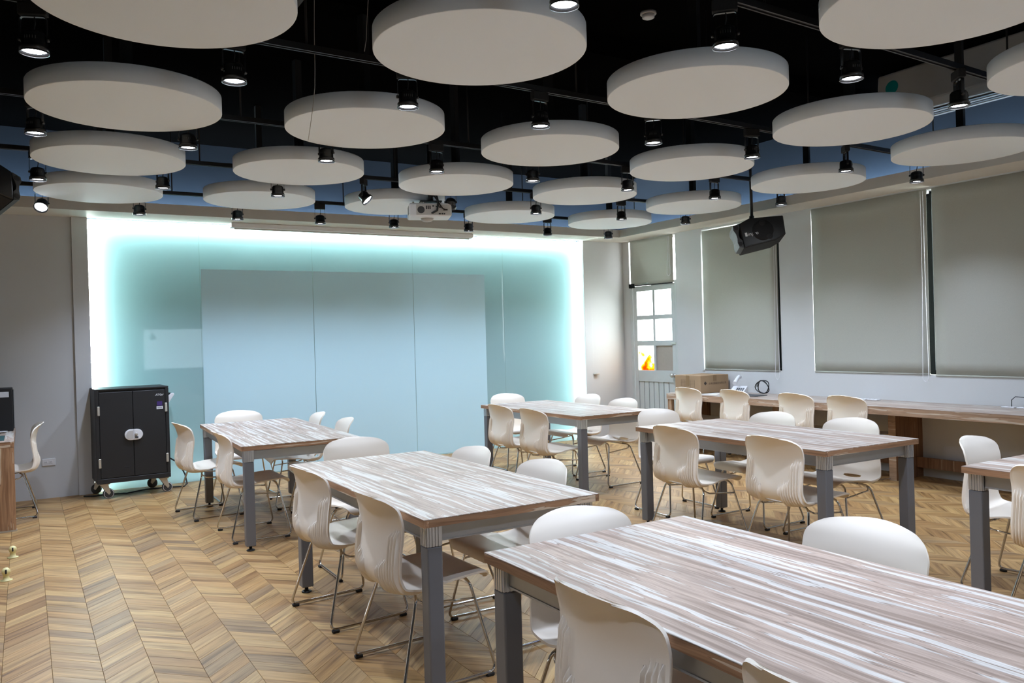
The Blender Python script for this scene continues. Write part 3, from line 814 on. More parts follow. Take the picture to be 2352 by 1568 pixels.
# ------------------------------------------------------------------ wall counter and what lies on it
ct = thing('wall_counter', 'long striped wood counter along the window wall', 'counter', (7.2, 5.3, 0))
CZ = 0.727
CX0, CY0, CY1 = 6.86 - 7.2, 3.0 - 5.3, 7.66 - 5.3
MB().box((CX0, CY0, CZ - 0.004), (XR - 7.2 - 0.002, CY1, CZ)).build('worktop', M['top'], ct, 0.001)
box('front_edge', (CX0, CY0, CZ - 0.076), (CX0 + 0.022, CY1, CZ - 0.0045), M['counter_edge'], ct)
box('underside', (CX0 + 0.0225, CY0, CZ - 0.03), (XR - 7.2 - 0.002, CY1, CZ - 0.0045), M['counter_edge'], ct)
for y in (7.58, 6.12, 4.72, 3.2):
    l = box('support_panel', (7.10 - 7.2, y - 5.3, 0.0), (XR - 7.2 - 0.002, y - 5.3 + 0.075, CZ - 0.031), M['counter_leg'], ct)
    box('front_strip', (-0.003 - 0.216, -0.0375, -0.348), (-0.2155, 0.0375, 0.348), M['counter_edge'], l)
box('front_leg', (6.875 - 7.2, 7.585 - 5.3, 0.0), (6.915 - 7.2, 7.655 - 5.3, CZ - 0.077), M['deskz'], ct)
box('base_rail', (7.42 - 7.2, CY0 + 0.05, 0.10), (7.45 - 7.2, CY1 - 0.08, 0.2), M['counter_leg'], ct)

cb = thing('cardboard_carton', 'taped brown cardboard carton on the counter by the door', 'carton', (7.22, 7.42, CZ))
CBX, CBY, CBH = (-0.20, 0.27), (-0.02, 0.43), 0.215
# the carton stands a little over the counter end
MB().box((CBX[0], CBY[0] - 0.18, 0.001), (CBX[1], CBY[1] - 0.18, CBH)).build('carton_body', M['card'], cb, 0.003)
y0, y1 = CBY[0] - 0.18, CBY[1] - 0.18
ym = (y0 + y1) / 2; xm = (CBX[0] + CBX[1]) / 2
for sx, x in ((-1, CBX[0]),):
    box('packing_tape', (x - 0.0012, ym - 0.03, CBH - 0.13), (x - 0.0002, ym + 0.03, CBH), M['tape'], cb)
box('packing_tape', (xm - 0.03, y0 - 0.0012, CBH - 0.07), (xm + 0.03, y0 - 0.0002, CBH), M['tape'], cb)
box('packing_tape', (CBX[0], ym - 0.03, CBH + 0.0002), (CBX[1], ym + 0.03, CBH + 0.0012), M['tape'], cb)
box('flap', (CBX[0] + 0.004, y0 + 0.004, CBH + 0.0002), (CBX[1] - 0.004, ym - 0.032, CBH + 0.003), M['card'], cb)
box('flap', (CBX[0] + 0.004, ym + 0.032, CBH + 0.0002), (CBX[1] - 0.004, y1 - 0.004, CBH + 0.003), M['card'], cb)
text('maker_print', '土林企業股份有限公司', 0.030, M['faintprint'], cb, (xm + 0.045, y0 - 0.0008, 0.115), (pi / 2, 0, 0), 0.0002)
MB().prism([(-0.024, 0), (0, -0.024), (0.024, 0), (0, 0.024)], 'Y', -0.0008, -0.0001).build('diamond_mark', M['print'], cb, loc=(CBX[0] + 0.075, y0, 0.122))
for k in range(6):
    z = 0.07 + k * 0.018
    box('table_line', (CBX[0] - 0.0008, ym - 0.12, z), (CBX[0] - 0.0001, ym + 0.12, z + 0.0015), M['print'], cb)
for yy in (-0.12, -0.05, 0.05, 0.1185):
    box('table_line', (CBX[0] - 0.0008, ym + yy, 0.07), (CBX[0] - 0.0001, ym + yy + 0.0015, 0.1605), M['print'], cb)

ph = thing('desk_telephone', 'grey-white desk telephone with handset on the counter', 'telephone', (7.27, 6.85, CZ), radians(-62))
MB().prism([(-0.10, 0.001), (0.10, 0.001), (0.10, 0.085), (0.085, 0.09), (-0.10, 0.03)], 'X', -0.085, 0.085).build('base', M['white'], ph, 0.004, 2)
MB().tube([(-0.055, -0.115, 0.046), (-0.055, -0.075, 0.062), (-0.055, -0.01, 0.090), (-0.055, 0.055, 0.106), (-0.055, 0.10, 0.110)], [0.027, 0.024, 0.019, 0.023, 0.027], 10).build('handset', M['white'], ph)
box('display', (-0.02, 0.035, 0.0), (0.07, 0.07, 0.004), M['slot'], ph).rotation_euler = (0.31, 0, 0)
ph.children[-1].location = (0.025, 0.058, 0.083)
for r in range(4):
    for c in range(4):
        k = box('key', (-0.008, -0.006, -0.002), (0.008, 0.006, 0.003), M['darkgrey'], ph); k.location = (-0.012 + c * 0.024, -0.075 + r * 0.026, 0.041 + r * 0.0083); k.rotation_euler = (0.31, 0, 0)
coil = []
for i in range(42):
    a = i / 41 * 2 * pi * 2.4
    coil.append((7.40 + 0.02 * sin(a * 0.7), 6.60 + 0.085 * cos(a) + 0.012 * sin(2.3 * a), CZ + 0.085 + 0.075 * sin(a)))
tag(MB().tube(coil, 0.006, 6).build('cable_coil', M['rubber']), 'black cable coil standing beside the telephone', 'cable')
def sheet(x0, y0, x1, y1, rz, mat, label, cat, name, th=0.0015):
    o = box(name, (-(x1 - x0) / 2, -(y1 - y0) / 2, 0), ((x1 - x0) / 2, (y1 - y0) / 2, th), mat)
    o.location = ((x0 + x1) / 2, (y0 + y1) / 2, CZ + th / 2 + 0.0003); o.rotation_euler = (0, 0, rz); return tag(o, label, cat)
sheet(6.98, 6.98, 7.19, 7.16, 0.2, M['paper'], 'white papers in front of the carton', 'paper', 'paper_sheet')
sheet(7.03, 6.40, 7.25, 6.66, 0.1, M['darkgrey'], 'dark flat folder by the telephone', 'folder', 'document_folder', 0.008)
def socket(y, label, n=2):
    o = thing('desk_socket', label, 'socket', (7.44, y, CZ), 0, 'flat white counter sockets')
    for k in range(n):
        p = box('socket_plate', (-0.035, k * 0.13 - 0.055, 0.0003), (0.035, k * 0.13 + 0.055, 0.010), M['white'], o, 0.002)
        for dx in (-0.012, 0.012):
            box('pin_slot', (dx - 0.002, -0.008, 0.0050), (dx + 0.002, 0.008, 0.0058), M['slot'], p)
    return o
socket(5.18, 'flat white socket plates on the counter beyond the last chair')
socket(3.72, 'flat white socket plates on the counter at the right picture edge')
tag(MB().tube([(7.44, 3.83, CZ + 0.012), (7.44, 3.83, CZ + 0.07), (7.445, 3.80, CZ + 0.10), (7.45, 3.70, CZ + 0.095), (7.45, 3.5, CZ + 0.03), (7.45, 3.4, CZ + 0.006)], 0.004, 6).build('charger_cable', M['darkgrey']), 'thin grey cable plugged in the counter socket', 'cable')

# ------------------------------------------------------------------ charging cart
cart = thing('charging_cart', 'black two-door charging cart on casters against the glass', 'cart', (0.905, 9.03, 0), radians(2.0))
CWd, CD0, CD1, CZ0, CZ1 = 0.335, -0.20, 0.27, 0.155, 1.075
MB().box((-CWd, CD0 + 0.02, CZ0), (CWd, CD1, CZ1)).build('cabinet', M['cart'], cart, 0.006, 2)
MB().box((-CWd, CD0, CZ1 - 0.012), (CWd, CD1, CZ1 + 0.004)).build('top_panel', M['cart'], cart, 0.004, 2)
for s in (-1, 1):
    d = box('door_leaf', (0.002 if s > 0 else -CWd + 0.035, CD0 + 0.001, CZ0 + 0.05), (CWd - 0.035 if s > 0 else -0.002, CD0 + 0.019, CZ1 - 0.03), M['cart'], cart, 0.003)
    for z in (CZ0 + 0.20, CZ1 - 0.21):
        box('hinge', (s * (CWd - 0.028) - 0.011, CD0 - 0.008, z - 0.045), (s * (CWd - 0.028) + 0.011, CD0 + 0.018, z + 0.045), M['silver'], cart, 0.003)
    for cx in (0.07, 0.23):
        for zz in (0.335, -0.345):
            for q in (0, 0.016):
                box('vent_slot', (s * (cx - 0.155) - 0.028, -0.0105, zz + q), (s * (cx - 0.155) + 0.028, -0.0088, zz + q + 0.007), M['slot'], d)
box('frame_rim', (-CWd, CD0 + 0.0, CZ0), (CWd, CD0 + 0.012, CZ0 + 0.045), M['cart'], cart, 0.002)
box('frame_rim', (-CWd, CD0 + 0.0, CZ0 + 0.046), (-CWd + 0.032, CD0 + 0.012, CZ1 - 0.014), M['cart'], cart, 0.002)
box('frame_rim', (CWd - 0.032, CD0 + 0.0, CZ0 + 0.046), (CWd, CD0 + 0.012, CZ1 - 0.014), M['cart'], cart, 0.002)
ov = [(0.03 * k2 + 0.0535 * cos(a), 0.0535 * sin(a)) for k2, rng in ((1, range(-6, 7)), (-1, range(6, 19))) for a in [i * pi / 12 for i in rng]]
lk = MB().prism(ov, 'Y', CD0 - 0.016, CD0).build('lock_plate', M['white'], cart, 0.005, 2, loc=(0, 0, 0.615))
lk['label'] = 'white oval lock plate'
inn = [(-0.004 + min(0, 0.0) - 0.024 * 1 + 0.040 * cos(a) * (1), 0.040 * sin(a)) for a in [pi / 2 + i * pi / 12 for i in range(13)]]
inn = [(-0.028 + 0.040 * cos(a), 0.040 * sin(a)) for a in [pi / 2 + i * pi / 12 for i in range(13)]] + [(-0.006, -0.040), (-0.006, 0.040)]
MB().prism(inn, 'Y', CD0 - 0.0185, CD0 - 0.0162).build('grip_recess', M['greyplastic'], lk)
box('lock_seam', (-0.001, CD0 - 0.0175, -0.053), (0.001, CD0 - 0.0162, 0.053), M['slot'], lk)
MB().lathe([(0.014, 0), (0.014, 0.010), (0.009, 0.014)], 14).build('lock_cylinder', M['silver'], lk, loc=(0.022, CD0 - 0.0165, 0.003), rot=(pi / 2, 0, 0))
box('lock_lever', (0.008, CD0 - 0.024, -0.034), (0.040, CD0 - 0.0165, -0.020), M['darkgrey'], lk, 0.002)
t = text('logo_print', 'AVer', 0.036, M['white'], cart, (0.245, CD0 - 0.0006, 0.995), (pi / 2, 0, 0), 0.0004, 0.35)
st = box('asset_sticker', (0.222, CD0 - 0.0008, 0.885), (0.272, CD0 + 0.0002, 0.928), M['purple'], cart); st['label'] = 'purple asset sticker'
st = box('barcode_label', (0.218, CD0 - 0.0008, 0.850), (0.278, CD0 + 0.0002, 0.880), M['paper'], cart); st['label'] = 'white barcode label'
for k in range(9): box('barcode_bar', (-0.022 + k * 0.005, -0.0011, -0.006), (-0.0205 + k * 0.005 + 0.001 * (k % 2), -0.0007, 0.006), M['print'], st)
for y in (CD0 + 0.12, CD1 - 0.06):
    MB().prism([(CWd, 0.90), (CWd + 0.02, 0.90), (CWd + 0.075, 0.985), (CWd + 0.068, 1.0), (CWd + 0.045, 0.998), (CWd, 0.955)], 'Y', y - 0.012, y + 0.012).build('handle_bracket', M['white'], cart, 0.003)
MB().tube([(CWd + 0.055, CD0 + 0.12, 0.985), (CWd + 0.055, CD1 - 0.06, 0.985)], 0.013, 10).build('push_handle', M['black'], cart)
def caster(x, y, rz):
    c = bpy.data.objects.new('caster', None); COL.objects.link(c); c.parent = cart; c.location = (x, y, 0); c.rotation_euler = (0, 0, rz)
    pl = box('swivel_plate', (-0.045, -0.04, 0.142), (0.045, 0.04, 0.152), M['silver'], c, 0.002)
    for s in (-1, 1):
        MB().prism([(-0.038, 0.142), (0.032, 0.142), (0.052, 0.055), (0.034, 0.045), (0.018, 0.06)], 'Y', s * 0.022 - 0.002, s * 0.022 + 0.002).build('fork_cheek', M['silver'], c, 0.001)
    MB().lathe([(0.030, -0.017), (0.046, -0.017), (0.050, -0.012), (0.050, 0.012), (0.046, 0.017), (0.030, 0.017)], 28).build('wheel_tyre', M['darkgrey'], c, loc=(0.036, 0, 0.0505), rot=(pi / 2, 0, 0))
    MB().lathe([(0.0415, -0.0186), (0.0455, -0.0186), (0.0455, -0.0170), (0.0415, -0.0170)], 28, caps=False).build('wheel_ring', M['white'], c, loc=(0.036, 0, 0.0505), rot=(-pi / 2, 0, 0))
    MB().lathe([(0.008, -0.026), (0.008, 0.026)], 10).build('axle', M['silver'], c, loc=(0.036, 0, 0.0505), rot=(pi / 2, 0, 0))
for x, y, r in ((-0.27, CD0 + 0.05, 0.15), (0.27, CD0 + 0.05, 0.1), (-0.27, CD1 - 0.05, 2.6), (0.26, CD1 - 0.05, 3.0)): caster(x, y, r)
tag(MB().tube([(0.47, 9.10, 0.012), (0.50, 9.10, 0.010), (0.58, 9.07, 0.009), (0.68, 9.10, 0.009), (0.85, 9.02, 0.009), (1.05, 9.13, 0.009), (1.25, 9.12, 0.009), (1.40, 9.05, 0.009), (1.44, 9.10, 0.03), (1.43, 9.16, 0.12), (1.38, 9.20, 0.24), (1.29, 9.22, 0.30)], 0.008, 6).build('power_cord', M['rubber']), 'black power cord trailing on the floor behind the cart', 'cord')

ol = thing('wall_outlet', 'white double wall outlet left of the black cart', 'outlet', (0.183, YF, 0.36))
MB().box((-0.058, -0.008, -0.036), (0.058, 0.0, 0.036)).build('cover_plate', M['white'], ol, 0.004, 2)
for dx in (-0.025, 0.020):
    f = box('socket_face', (dx - 0.016, -0.0105, -0.014), (dx + 0.016, -0.0082, 0.014), M['white'], ol, 0.001)
    for q in (-0.006, 0.006): box('pin_slot', (q - 0.0015, -0.0018, -0.003), (q + 0.0015, -0.0011, 0.006), M['slot'], f)

# ------------------------------------------------------------------ left edge desk
dk = thing('side_desk', 'striped wood desk at the left picture edge', 'desk', (-0.62, 8.0, 0))
DZ = 0.735
MB().box((-0.5, -0.22, DZ - 0.004), (0.53, 1.25, DZ)).build('desktop', M['top'], dk, 0.001)
box('front_edge', (0.505, -0.22, DZ - 0.05), (0.53, 1.25, DZ - 0.0045), M['edge'], dk)
box('underside', (-0.5, -0.22, DZ - 0.05), (0.5045, 1.25, DZ - 0.0045), M['edgex'], dk)
box('side_panel', (-0.5, -0.22, 0.012), (0.53, -0.17, DZ - 0.051), M['deskz'], dk)
box('side_panel', (-0.5, 1.16, 0.012), (0.45, 1.21, DZ - 0.051), M['deskz'], dk)
box('foot_strip', (-0.5, -0.225, 0.0), (0.535, -0.165, 0.0115), M['silver'], dk)
mo = thing('computer_tower', 'black computer case with white sticker on the left desk', 'computer', (-0.345, 8.92, DZ))
MB().box((-0.22, -0.10, 0.001), (0.245, 0.10, 0.40)).build('case', M['cart'], mo, 0.008, 2)
box('sticker', (0.10, -0.1008, 0.315), (0.215, -0.0998, 0.365), M['paper'], mo)
box('edge_panel', (0.2455, -0.085, 0.02), (0.252, 0.085, 0.38), M['darkgrey'], mo, 0.003)
cup = thing('pencil_cup', 'tan pencil cup with pens on the left desk', 'pencil cup', (-0.26, 8.50, DZ))
MB().lathe([(0.036, 0.001), (0.040, 0.10), (0.036, 0.10), (0.032, 0.008)], 20).build('cup', M['plywood'], cup)
for k, (dx, dy, c) in enumerate(((0.01, 0.0, 'white'), (-0.012, 0.012, 'darkgrey'), (0.0, -0.015, 'purple'))):
    MB().tube([(dx * 0.6, dy * 0.6, 0.01), (dx * 2.6, dy * 2, 0.155)], 0.0045, 6).build('pen', M[c], cup)
mat_o = tag(box('desk_mat', (-0.55, 7.9, DZ + 0.0003), (-0.16, 8.35, DZ + 0.004), M['matgreen']), 'dark green mat lying on the left desk', 'desk mat')
dish = tag(MB().lathe([(0.02, 0.0005), (0.055, 0.012), (0.056, 0.015), (0.018, 0.004)], 20).build('white_dish', M['white'], loc=(-0.20, 8.68, DZ)), 'small white dish on the left desk', 'dish')
for x, y, lab in ((-0.105, 6.80, 'cream rubber floor stop farther from camera'), (-0.135, 6.14, 'cream rubber floor stop nearer to camera')):
    s = thing('door_stop', lab, 'door stop', (x, y, 0), 0, 'rubber floor stops')
    MB().lathe([(0.036, 0.0003), (0.036, 0.004), (0.020, 0.008), (0.016, 0.028), (0.019, 0.040), (0.025, 0.052), (0.024, 0.068), (0.014, 0.080), (0.003, 0.083)], 20).build('stop_body', M['yellow'], s)
    box('black_insert', (-0.005, -0.0275, 0.048), (0.005, -0.020, 0.075), M['rubber'], s, 0.002)

# ------------------------------------------------------------------ acoustic discs
DISC = [
 (0.51, 3.395, 'top left acoustic disc cut by the picture top'), (1.875, 3.32, 'large acoustic disc at the top centre of the picture'),
 (3.3, 3.37, 'large acoustic disc right of the top centre one'), (4.82, 3.48, 'acoustic disc in front of the white air conditioner'),
 (6.3, 3.57, 'acoustic disc at the right edge above the blinds'), (3.375, 1.965, 'acoustic disc cut by the top right picture edge'),
 (4.92, 2.06, 'acoustic disc mostly outside the right picture edge'),
 (0.535, 4.995, 'leftmost large acoustic disc, fully in view'), (1.9, 4.87, 'acoustic disc with a thin wire hanging across it'),
 (3.315, 4.88, 'acoustic disc near the picture centre with a lamp before it'), (4.75, 4.93, 'acoustic disc below the large right-of-centre disc'),
 (6.25, 4.98, 'acoustic disc just above the hanging loudspeaker'),
 (0.57, 6.45, 'acoustic disc under the leftmost large disc'), (1.9, 6.315, 'acoustic disc below the wired disc'),
 (3.28, 6.3, 'acoustic disc directly above the white projector'), (4.68, 6.315, 'acoustic disc right of the one above the projector'),
 (6.20, 6.42, 'acoustic disc left of the hanging loudspeaker'),
 (0.60, 7.82, 'lowest left acoustic disc near the wall'), (1.93, 7.68, 'lower acoustic disc above the second glass panel'),
 (3.235, 7.55, 'small-looking acoustic disc behind the projector'), (4.675, 7.715, 'acoustic disc right of the projector, near the glass'),
 (6.10, 7.74, 'farthest right acoustic disc near the room corner')]
ZD, TD, RD = 2.813, 0.098, 0.5
def make_disc():
    d = thing('acoustic_disc', 'disc', 'ceiling panel', (0, 0, ZD), 0, 'round hanging acoustic panels')
    MB().lathe([(RD - 0.003, 0.0), (RD, 0.003), (RD, TD - 0.003), (RD - 0.003, TD)], 96).build('panel', M['disc'], d)
    p = box('hanger_post', (-0.026, -0.026, TD), (0.026, 0.026, ZC - ZD), M['blackmatte'], d)
    box('mount_plate', (-0.09, -0.09, TD), (0.09, 0.09, TD + 0.008), M['blackmatte'], d)
    return d
dproto = make_disc()
for i, (x, y, lab) in enumerate(DISC):
    o = dproto if i == 0 else copy_tree(dproto)
    o.location = (x, y, ZD); o['label'] = lab
    o.rotation_euler = (0, 0, 0.2 * (i % 3))

# ------------------------------------------------------------------ lighting tracks and track lamps
ZT = 2.925
ROWS = [(2.44, 0.040), (3.93, 0.035), (5.39, 0.018), (6.84, 0.008), (8.27, 0.0)]
TRACKLAB = ['nearest black lighting track overhead', 'second black lighting track from the camera', 'third black lighting track from the camera', 'fourth black lighting track from the camera', 'farthest black lighting track before the glass wall']
for (y, sl), lab in zip(ROWS, TRACKLAB):
    t = thing('lighting_track', lab, 'lighting track', (0, y, ZT), math.atan(sl), 'black lighting tracks')
    b = MB().box((-0.7, -0.018, 0.006), (6.95, 0.018, 0.032)); b.box((-0.7, -0.018, 0.0), (6.95, -0.009, 0.006)); b.box((-0.7, 0.009, 0.0), (6.95, 0.018, 0.006))
    b.build('rail', M['black'], t)
    for x in (-0.4, 1.25, 2.95, 4.1, 5.2, 6.935):
        MB().tube([(x, 0, 0.032), (x, 0, ZC - ZT)], 0.006, 6).build('drop_rod', M['blackmatte'], t)

def make_lamp():
    l = thing('track_spotlight', 'lamp', 'spotlight', (0, 0, ZT), 0, 'black track spotlights')
    box('track_adaptor', (-0.055, -0.020, -0.052), (0.055, 0.020, -0.0003), M['blackmatte'], l, 0.003)
    # flat bar yoke
    prof = bend([(-0.052, 0, -0.150), (-0.052, 0, -0.056), (0.052, 0, -0.056), (0.052, 0, -0.150)], 0.016, 4)
    mb = MB(); vs = []; fs = []
    for i, p in enumerate(prof):
        a = prof[max(0, i - 1)]; b = prof[min(len(prof) - 1, i + 1)]; t = (b - a).normalized(); n = Vector((-t.z, 0, t.x)) * 0.0016
        for s in (-1, 1):
            for q in (-1, 1): vs.append((p.x + n.x * q, s * 0.008, p.z + n.z * q))
    for i in range(len(prof) - 1):
        A, B = i * 4, i * 4 + 4
        fs += [(A, A + 1, B + 1, B), (A + 2, B + 2, B + 3, A + 3), (A, B, B + 2, A + 2), (A + 1, A + 3, B + 3, B + 1)]
    fs += [(0, 2, 3, 1), tuple(len(vs) - 4 + k for k in (0, 1, 3, 2))]
    mb.add(vs, fs).build('yoke', M['lamp'], l)
    MB().tube([(0.004, 0, -0.056), (0.006, 0.002, -0.08), (0.0, 0, -0.118)], 0.003, 6).build('cord', M['rubber'], l)
    h = MB().lathe([(0.0, 0.040), (0.024, 0.040), (0.040, 0.034), (0.047, 0.022), (0.048, -0.022), (0.050, -0.024), (0.056, -0.030), (0.056, -0.048), (0.052, -0.048), (0.047, -0.042), (0.046, -0.038)], 28, caps=False).build('housing', M['lamp'], l, loc=(0, 0, -0.157))
    MB().lathe([(0.0545, -0.053), (0.0575, -0.053), (0.0575, -0.048), (0.0545, -0.048)], 28, caps=False).build('rim_ring', M['lamp'], h)
    MB().lathe([(0.0, -0.040), (0.0455, -0.040)], 24, caps=False).build('lens', M['lens'], h)
    for s in (-1, 1): MB().lathe([(0.007, 0), (0.009, 0.004), (0.009, 0.012), (0.006, 0.014)], 10).build('tilt_knob', M['lamp'], h, loc=(s * 0.047, 0, 0.006), rot=(0, s * pi / 2, 0))
    for k in range(5):
        a = -pi / 2 + (k - 2) * 0.22
        box('vent_slot', (-0.0015, -0.0008, -0.006), (0.0015, 0.0008, 0.006), M['darkgrey'], h).location = (0.0482 * cos(a), 0.0482 * sin(a), 0.004)
        h.children[-1].rotation_euler = (0, 0, a + pi / 2)
    return l
LAMPS = [
 (0.07, 0, 1, 'bright lamp at the far left above the leftmost large disc'), (0.89, 3.97, 1, 'lamp right of the leftmost large disc near the dark bar'),
 (1.79, 2.54, 0, 'brightest lamp cut by the picture top, over the top centre disc'), (1.80, 0, 1, 'lamp above the right side of the wired disc'),
 (2.67, 0, 1, 'lamp in front of the disc near the picture centre'), (2.68, 0, 0, 'bright lamp above the large disc right of top centre'),
 (3.60, 0, 0, 'bright lamp left above the disc before the air conditioner'), (4.62, 0, 0, 'bright lamp in front of the air conditioner'),
 (0.09, 0, 2, 'lamp at the far left under the leftmost large disc'), (0.92, 0, 2, 'lamp right of the second left disc'),
 (0.12, 0, 3, 'lamp beside the left loudspeaker'), (0.97, 0, 3, 'lamp at the right of the lowest left disc'),
 (0.17, 0, 4, 'glaring lamp tilted toward the camera near the left wall'), (0.96, 0, 4, 'lamp before the cream soffit above the glass left edge'),
 (1.82, 0, 2, 'lamp in front of the disc below the wired disc'), (1.87, 0, 3, 'lamp in front of the lower disc above the second glass panel'),
 (1.85, 0, 4, 'far row lamp above the left end of the screen case'), (2.64, 0, 3, 'lamp tilted sideways left of the projector'),
 (2.69, 0, 4, 'far row lamp above the second glass seam'), (2.67, 0, 2, 'lamp before the disc above the projector'),
 (3.52, 0, 4, 'far row lamp below the projector'), (3.51, 0, 3, 'lamp turned away just right of the projector'),
 (4.45, 0, 4, 'far row lamp at the right end of the screen case'), (3.53, 0, 2, 'lamp between the discs right of the picture centre'),
 (4.48, 0, 3, 'lamp in front of the disc right of the projector'), (5.55, 0, 4, 'far row lamp above the fourth glass seam'),
 (3.58, 0, 1, 'lamp under the large disc right of top centre'), (4.52, 0, 2, 'lamp at the right rim of the disc right of centre'),
 (5.59, 0, 3, 'lamp in front of the farthest right disc'), (6.49, 0, 4, 'lamp hanging nearest the room corner'),
 (4.54, 0, 1, 'lamp right of the disc under the large right-of-centre disc'), (5.58, 0, 2, 'lamp before the disc left of the hanging loudspeaker'),
 (6.53, 0, 3, 'lamp near the corner door, right of the farthest disc'), (5.65, 0, 1, 'lamp before the disc above the hanging loudspeaker'),
 (6.51, 0, 2, 'lamp right above the hanging loudspeaker'), (6.65, 0, 1, 'lamp at right below the disc above the blinds')]
def beam_light(k):
    spot = bpy.data.lights.new('track_spot_beam', 'SPOT'); spot.energy = LAMP_POWER * k; spot.color = LAMP_COLOR; spot.spot_size = radians(118); spot.spot_blend = 0.9; spot.shadow_soft_size = 0.045
    return spot
DIM = [(beam_light(k), beam_light(q)) for k, q in ((0.92, 1.15), (0.10, 1.05), (0.16, 1.05), (0.45, 1.05), (1.15, 1.15), (1.4, 1.2))]   # over the tables, over the aisles; last pair for the added unseen row
def add_beam(l, tilt, spot):
    li = bpy.data.objects.new('beam', spot); COL.objects.link(li); li.parent = l
    v = Euler(tilt).to_matrix() @ Vector((0, 0, -0.062))
    li.location = (v.x, v.y, -0.157 + v.z); li.rotation_euler = tilt
lproto = make_lamp()
for i, (x, _, row, lab) in enumerate(LAMPS):
    o = lproto if i == 0 else copy_tree(lproto)
    y = ROWS[row][0] + ROWS[row][1] * x
    o.location = (x, y, ZT); o['label'] = lab
    yaw = -0.35 + 0.5 * math.sin(i * 2.1)
    if i in (7, 17, 33): yaw = 0.9
    o.rotation_euler = (0, 0, yaw)
    tilt = (0, 0, 0)
    if i == 12: tilt = (-0.75, 0, 0)
    if i == 17: tilt = (-0.75, 0, 0)
    if i == 21: tilt = (0.6, 0.0, 0)
    for ch in o.children:
        if ch.name.startswith('housing'): ch.rotation_euler = tilt
for row_y in (1.0,):  # unseen lamps and track, added to brighten the nearest table
    for x, nth in ((0.1, 'first'), (1.4, 'second'), (2.7, 'third'), (4.0, 'fourth'), (5.4, 'fifth'), (6.6, 'sixth')):
        o = copy_tree(lproto); o.location = (x, row_y, ZT); o['label'] = '%s added lamp from the left in the unseen row overhead' % nth
    t = thing('lighting_track', 'added black lighting track carrying the unseen lamp row overhead', 'lighting track', (0, row_y, ZT), 0, 'black lighting tracks')
    MB().box((-0.7, -0.018, 0.0), (6.95, 0.018, 0.032)).build('rail', M['black'], t)
    for x in (-0.4, 2.95, 6.75): MB().tube([(x, 0, 0.032), (x, 0, ZC - ZT)], 0.006, 6).build('drop_rod', M['blackmatte'], t)
beams = [(o, o) for o in bpy.data.objects if o.name.startswith('track_spotlight')]
for o, _ in beams:
    h = [c for c in o.children if c.name.startswith('housing')][0]
    row = 5 if o.location.y < 1.5 else min(range(5), key=lambda r: abs(ROWS[r][0] + ROWS[r][1] * o.location.x - o.location.y))
    x = o.location.x
    add_beam(o, tuple(h.rotation_euler), DIM[row][0 if (1.2 < x < 2.8 or 3.95 < x < 5.1) else 1])

# ------------------------------------------------------------------ overhead bits
pj = thing('ceiling_projector', 'white projector hung under the acoustic discs', 'projector', (3.36, 7.03, 2.635), radians(-20))
MB().box((-0.20, -0.14, 0.0), (0.20, 0.14, 0.125)).build('case', M['white'], pj, 0.016, 3)
MB().box((-0.135, -0.1415, 0.012), (0.19, -0.139, 0.112)).build('rear_panel', M['greyplastic'], pj, 0.0)
for k in range(6):
    for q in (0, 1, 2):
        box('vent_slot', (-0.2008, -0.10 + q * 0.05, 0.030 + k * 0.013), (-0.1995, -0.065 + q * 0.05, 0.037 + k * 0.013), M['slot'], pj)
for k in range(3): box('rear_vent', (-0.045 + k * 0.017, -0.143, 0.065), (-0.034 + k * 0.017, -0.1416, 0.098), M['slot'], pj)
MB().lathe([(0.034, 0), (0.034, 0.002)], 24).build('speaker_grille', M['darkgrey'], pj, loc=(-0.09, -0.1418, 0.06), rot=(pi / 2, 0, 0))
for x, z, w in ((0.025, 0.095, 0.008), (0.055, 0.09, 0.006), (0.075, 0.095, 0.006), (0.09, 0.085, 0.009), (0.14, 0.06, 0.02), (0.085, 0.022, 0.01), (0.11, 0.022, 0.008), (0.13, 0.022, 0.007), (0.015, 0.03, 0.01)):
    box('port', (x - w, -0.1435, z - 0.006), (x + w, -0.1416, z + 0.006), M['slot'], pj)
MB().lathe([(0.035, -0.03), (0.055, -0.018), (0.062, 0.0)], 20).build('underside_dome', M['greyplastic'], pj, loc=(-0.02, 0.02, 0.0))
for x, y in ((-0.16, -0.1), (-0.08, -0.1), (0.14, 0.1), (-0.14, 0.1)): MB().lathe([(0.011, 0.12), (0.011, 0.138), (0.006, 0.142)], 10).build('screw_foot', M['silver'], pj, loc=(x, y, 0))
box('mount_plate', (-0.09, -0.06, 0.150), (0.12, 0.06, 0.162), M['black'], pj, 0.003)
for x in (-0.06, 0.09): box('mount_arm', (x - 0.008, -0.05, 0.126), (x + 0.008, 0.05, 0.150), M['chrome'], pj)
MB().tube([(0.015, 0, 0.162), (0.015, 0, 0.24), (0.015, 0.0, 1.06)], [0.03, 0.022, 0.022], 12).build('ceiling_pole', M['black'], pj)
MB().tube([(0.03, -0.03, 0.21), (0.06, -0.12, 0.20), (0.07, -0.165, 0.13), (0.06, -0.165, 0.05), (0.015, -0.145, 0.03)], 0.010, 8).build('video_cable', M['rubber'], pj)
MB().tube([(0.05, -0.05, 0.20), (0.08, -0.15, 0.12), (0.11, -0.165, 0.07), (0.14, -0.145, 0.06)], 0.006, 6).build('power_cable', M['rubber'], pj)

